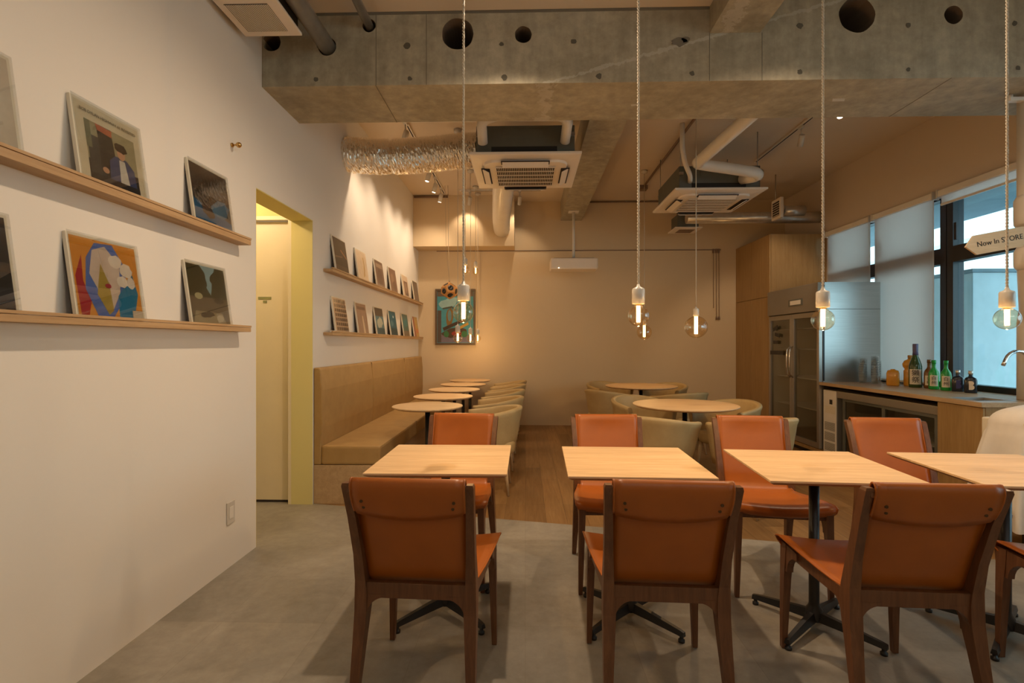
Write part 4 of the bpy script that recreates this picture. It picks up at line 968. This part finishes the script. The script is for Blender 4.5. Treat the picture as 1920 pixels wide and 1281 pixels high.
# counter with sink opening
b = MB(); x0, x1, y0, y1 = XC-.015, XR-.002, 3.716, 5.725
sx0, sx1, sy0, sy1 = 3.30, 3.57, 3.83, 4.08
for a in ((x0, x1, sy1, y1), (x0, x1, y0, sy0), (x0, sx0, sy0, sy1), (sx1, x1, sy0, sy1)): b.box(*a, .817, .85, M['oak_counter'])
ct = b.build('countertop'); tag(ct, 'long oak countertop under the windows carrying bottles and glasses', 'countertop')
b = MB(); b.box(sx0, sx0+.006, sy0, sy1, .66, .852, M['satin']); b.box(sx1-.006, sx1, sy0, sy1, .66, .852, M['satin']); b.box(sx0, sx1, sy0, sy0+.006, .66, .852, M['satin']); b.box(sx0, sx1, sy1-.006, sy1, .66, .852, M['satin']); b.box(sx0, sx1, sy0, sy1, .655, .66, M['satin'])
b.box(sx0-.012, sx1+.012, sy0-.012, sy0, .8505, .8525, M['satin']); b.box(sx0-.012, sx1+.012, sy1, sy1+.012, .8505, .8525, M['satin']); b.box(sx0-.012, sx0, sy0, sy1, .8505, .8525, M['satin']); b.box(sx1, sx1+.012, sy0, sy1, .8505, .8525, M['satin'])
tag(b.build('sink'), 'small steel sink sunk into the near end of the counter', 'sink')
t = thing('base_cabinet', 'oak base cabinet under the near end of the counter', 'cabinet', (XC, 3.725, 0))
b = MB(); b.box(.022, .036, 0, .405, .06, .815, M['oak_cab']); b.box(0.036, .745, 0, .02, .06, .815, M['oak_cab']); b.box(.036, .745, .385, .405, .06, .815, M['oak_cab']); b.box(.05, .72, .01, .32, .001, .06, M['black']); b.build('cabinet_carcass', t)
b = MB(); b.box(.003, .02, .002, .403, .065, .81, M['oak_cab'], .0015); b.build('cabinet_door', t)
t = thing('tap', 'chrome swan-neck tap over the sink', 'tap', (3.63, 3.775, .8505))
b = MB(); b.lathe([(.026, .001), (.026, .012), (.014, .02), (.014, .05)], M['chrome'], 20)
pts = [(0, 0, .03), (0, 0, .275)]+[(-.09+.09*math.cos(a), 0, .275+.09*math.sin(a)) for a in [i*PI/10 for i in range(1, 11)]]; pts = pts[:-1] + [(-.183, 0, .285), (-.194, 0, .262)]
b.tube(pts, .0125, M['chrome'], 14); b.build('spout', t)
b = MB(); b.tube([(0, -.014, .05), (0, -.06, .07)], .006, M['chrome'], 8); b.build('lever', t)

# bottles
def bottle(name, x, y, prof, m, label, cat='bottle', cap=None, lab=None, emblem=None, sc=1.0, boxy=None):
    t = thing(name, label, cat, (x, y, .8505), math.atan2(y, x)-PI/2, 'bottles on the counter')
    b = MB()
    if boxy:
        n = 32; rs = []
        for r, z in prof:
            k = boxy if r > .03 else 2.0
            rs.append([(math.copysign(abs(math.cos(a))**(2/k), math.cos(a))*r, math.copysign(abs(math.sin(a))**(2/k), math.sin(a))*r*(.8 if r > .03 else 1), z) for a in [i*2*PI/n for i in range(n)]])
        b.rings(rs, m)
    else: b.lathe(prof, m, 28)
    bd = b.build('bottle_glass', t)
    if cap: c = MB(); c.lathe(cap[0], cap[1], 20); c.build('bottle_cap', t)
    if lab:
        r, z0, z1, half, words, sz = lab; q = MB()
        q.grid(lambda u, v: ((r+.0012)*math.sin((u*2-1)*half), -(r+.0012)*math.cos((u*2-1)*half), z0+(z1-z0)*v), 12, 1, M['paper'], sm=False); lo = q.build('paper_label', t, fix=False)
        for i, (wd, dz) in enumerate(words):
            text(wd, 'label_lettering', sz, M['ink'], lo, Matrix.Translation((0, -r-.0035, z0+(z1-z0)*dz)) @ Matrix.Rotation(PI/2, 4, 'X'), .0004)
    return t
bottle('liquor_bottle', 3.69, 5.24, [(.050, 0), (.054, .01), (.054, .12), (.045, .15), (.020, .158), (.018, .165)], M['amber_liquid'], 'squat amber jug nearest the stacked glasses', boxy=4)
bottle('liquor_bottle', 3.825, 5.19, [(.050, 0), (.055, .01), (.055, .15), (.045, .165), (.060, .19), (.064, .22), (.050, .25), (.026, .262), (.020, .27)], M['amber_liquid'], 'big amber bottle with a bulging shoulder and ochre cap', cap=([(.022, .27), (.022, .305)], M['orange_cap']), boxy=3)
bottle('sake_bottle', 3.755, 5.03, [(.050, 0), (.0525, .006), (.0525, .20), (.048, .225), (.034, .27), (.022, .30), (.018, .33), (.018, .39), (.02, .392)], M['green_dark'], 'tallest bottle, dark green with purple foil neck and white label', cap=([(.0245, .31), (.0215, .345), (.0225, .35), (.0225, .415), (.02, .418)], M['purple']), lab=(.0525, .03, .175, .95, [('獺', .74), ('祭', .28)], .062))
wl = [(.036, 0), (.040, .006), (.040, .14), (.034, .165), (.018, .19), (.0145, .205), (.0145, .25), (.0165, .252), (.0165, .265)]
bottle('whisky_bottle', 3.80, 4.92, wl, M['amber_dark'], 'brown whisky bottle with cream label between the tall green bottle and the bright green ones', cap=([(.017, .24), (.017, .27)], M['amber_dark']), lab=(.040, .03, .12, .8, [('山', .72), ('崎', .30)], .036))
bottle('whisky_bottle', 3.765, 4.82, wl, M['green_glass'], 'bright green whisky bottle beside the brown one', cap=([(.017, .235), (.017, .268)], M['green_glass']), lab=(.040, .03, .13, .8, [('白', .72), ('州', .30)], .038))
bottle('whisky_bottle', 3.77, 4.69, wl, M['green_glass'], 'bright green whisky bottle next to the two black flasks', cap=([(.017, .235), (.017, .268)], M['green_glass']), lab=(.040, .03, .13, .8, [('白', .72), ('州', .30)], .038))
fl_ = [(.040, 0), (.043, .006), (.043, .105), (.036, .125), (.016, .138), (.014, .145), (.014, .165)]
for x, y, lb, c in ((3.80, 4.60, 'black flask bottle with a blue emblem, partly behind its twin', cp(40, 50, 110)), (3.80, 4.47, 'black flask bottle with a pale letter B emblem at the end of the row', cp(226, 204, 176))):
    t = bottle('flask_bottle', x, y, fl_, M['navy'], lb, cap=([(.0165, .158), (.0165, .188)], M['silver_cap']), boxy=3.5)
    q = MB(); 
    for cz, r in ((.083, .018), (.048, .021)): q.prism([(-.012, cz-r), (.004, cz-r)]+[(.004+r*.95*math.cos(a), cz+r*math.sin(a)) for a in [-PI/2+i*PI/10 for i in range(1, 10)]]+[(.004, cz+r), (-.012, cz+r)], 1, -.0375, -.0345, c)
    q.build('letter_emblem', t)
# stacked glasses
def tumbler():
    t = thing('glass_tumbler', 'x', 'glass', (0,0,0), 0, 'stacked glasses on the counter')
    b = MB(); b.lathe([(.026, 0), (.028, .002), (.036, .088), (.0345, .088), (.027, .008), (.001, .007)], M['clear'], 20, cap=False); b.build('tumbler_wall', t)
    b = MB(); b.lathe([(.0350, .086), (.0365, .0855), (.0370, .088), (.0362, .0895), (.0350, .0892)], M['glass_rim'], 20, cap=False); b.build('rim', t)
    return t
tb = None
stacks = [(3.66, 5.64, 8, 'the stack nearest the steel fridge side'), (3.59, 5.55, 6, 'the low stack at the counter front'), (3.70, 5.52, 9, 'the tallest stack'), (3.78, 5.60, 7, 'the stack closest to the blind'), (3.64, 5.43, 5, 'the short stack beside the amber jug')]
ordn = ['lowest', 'second', 'third', 'fourth', 'fifth', 'sixth', 'seventh', 'eighth', 'ninth']
for x, y, n, lb in stacks:
    for i in range(n):
        s_ = 'clear glass tumbler, %s %s %s' % (ordn[i], 'of' if i == 0 else 'from below in', lb)
        if tb is None: tb = tumbler(); tb['label'] = s_; tb.location = (x, y, .8508)
        else: dup(tb, (x, y, .8508+i*.0245), i*.7, s_)
tube_thing('power_cable', [(3.60, 5.31, .93), (3.615, 5.32, .895), (3.65, 5.335, .872), (3.70, 5.35, .860), (3.78, 5.37, .8555), (3.9, 5.38, .8555)], .004, M['grille'], 'thin dark cable curling up beside the amber jug', 'cable', 8, smooth_n=.01)

# ------------------------------------------------------------------ pipe, sign, draped stand
t = thing('drain_pipe', 'thick white vertical pipe with collars at the picture edge, by the window', 'pipe', (0, 0, 0))
b = MB(); b.tube([(3.36, 3.45, 2.905), (3.36, 3.45, 1.86), (3.39, 3.48, 1.76), (3.75, 3.85, 1.52), (3.78, 3.90, 1.42), (3.78, 3.90, .852)], .098, M['pvc'], 32); b.build('pipe_run', t)
b = MB(); b.lathe([(.099, 2.04), (.112, 2.06), (.114, 2.10), (.114, 2.22), (.099, 2.25)], M['pvc'], 32, c=(3.36, 3.45, 0)); b.build('pipe_collar', t)
b = MB(); b.lathe([(.099, 1.76), (.112, 1.78), (.114, 1.80), (.114, 1.88), (.099, 1.91)], M['pvc'], 32, c=(3.36, 3.45, 0)); b.build('pipe_collar', t)
b = MB(); b.box(3.17, 3.48, 3.43, 3.47, 2.86, 2.885, M['pvc'], .004); b.tube([(3.19, 3.45, 2.88), (3.19, 3.45, 2.904)], .012, M['pvc'], 8); b.build('pipe_bracket', t)
t = thing('arrow_sign', 'wooden arrow sign reading Now In STORE, fixed to the white pipe', 'sign', (3.045, 3.335, 1.93), 0)
Rt = Matrix.Rotation(math.radians(-10.5), 4, 'Y')
b = MB(); b.prism([(-.25, 0), (-.19, -.062), (.36, -.062), (.36, .062), (-.19, .062)], 1, -.006, .006, M['sign_wood'])
for v in b.bm.verts: v.co = Rt @ v.co
b.build('sign_board', t)
text('Now In STORE', 'sign_lettering', .046, M['ink'], t, Rt @ Matrix.Translation((-.035, -.0072, 0)) @ Matrix.Rotation(PI/2, 4, 'X'), .0006)
# stand under a cloth
t = thing('side_stand', 'stand hidden under the white cloth beside the counter', 'stand', (3.16, 3.22, 0))
b = MB(); b.box(-.22, .26, -.16, .16, .55, .80, M['paper'], .01); b.build('stand_box', t)
b = MB(); b.box(-.22, .26, -.16, .16, .20, .24, M['paper'], .004); b.build('stand_shelf', t)
for sx in (-.20, .24):
    for sy in (-.13, .13): l = MB(); l.box(sx-.02, sx+.02, sy-.02, sy+.02, .001, .55, M['black']); l.build('leg', t)
b = MB()
def drape(u, v):
    a = u*2*PI
    cx = math.copysign(abs(math.cos(a))**.7, math.cos(a)); sy = math.copysign(abs(math.sin(a))**.6, math.sin(a))
    if v < .35:
        q = v/.35; f = math.sin(q*PI/2); z = .885-.055*q**3-.10*q**3*abs(cx)**1.5-.02*q*math.sin(a*3+1)
        return (3.24+cx*.33*f, 3.22+sy*.19*f, z)
    w = (v-.35)/.65; z = (.83-.10*abs(cx)**1.5-.02*math.sin(a*3+1))*(1-w)+.17*w
    fold = math.sin(a*9+1.3*math.sin(a*2))*.5+.35*math.sin(a*17+2)+.2*math.sin(a*5)
    g = .03*w**.5+.055*w+(.014+.040*w)*fold*min(1, .3+2*w)
    return (3.24+cx*(.33+g), 3.22+sy*(.19+g), z)
b.grid(drape, 180, 40, M['cloth']); bmesh.ops.remove_doubles(b.bm, verts=b.bm.verts[:], dist=.0005)
o = b.build('draped_cloth', fix=True); tag(o, 'white cloth draped in folds over the stand beside the counter', 'cloth')
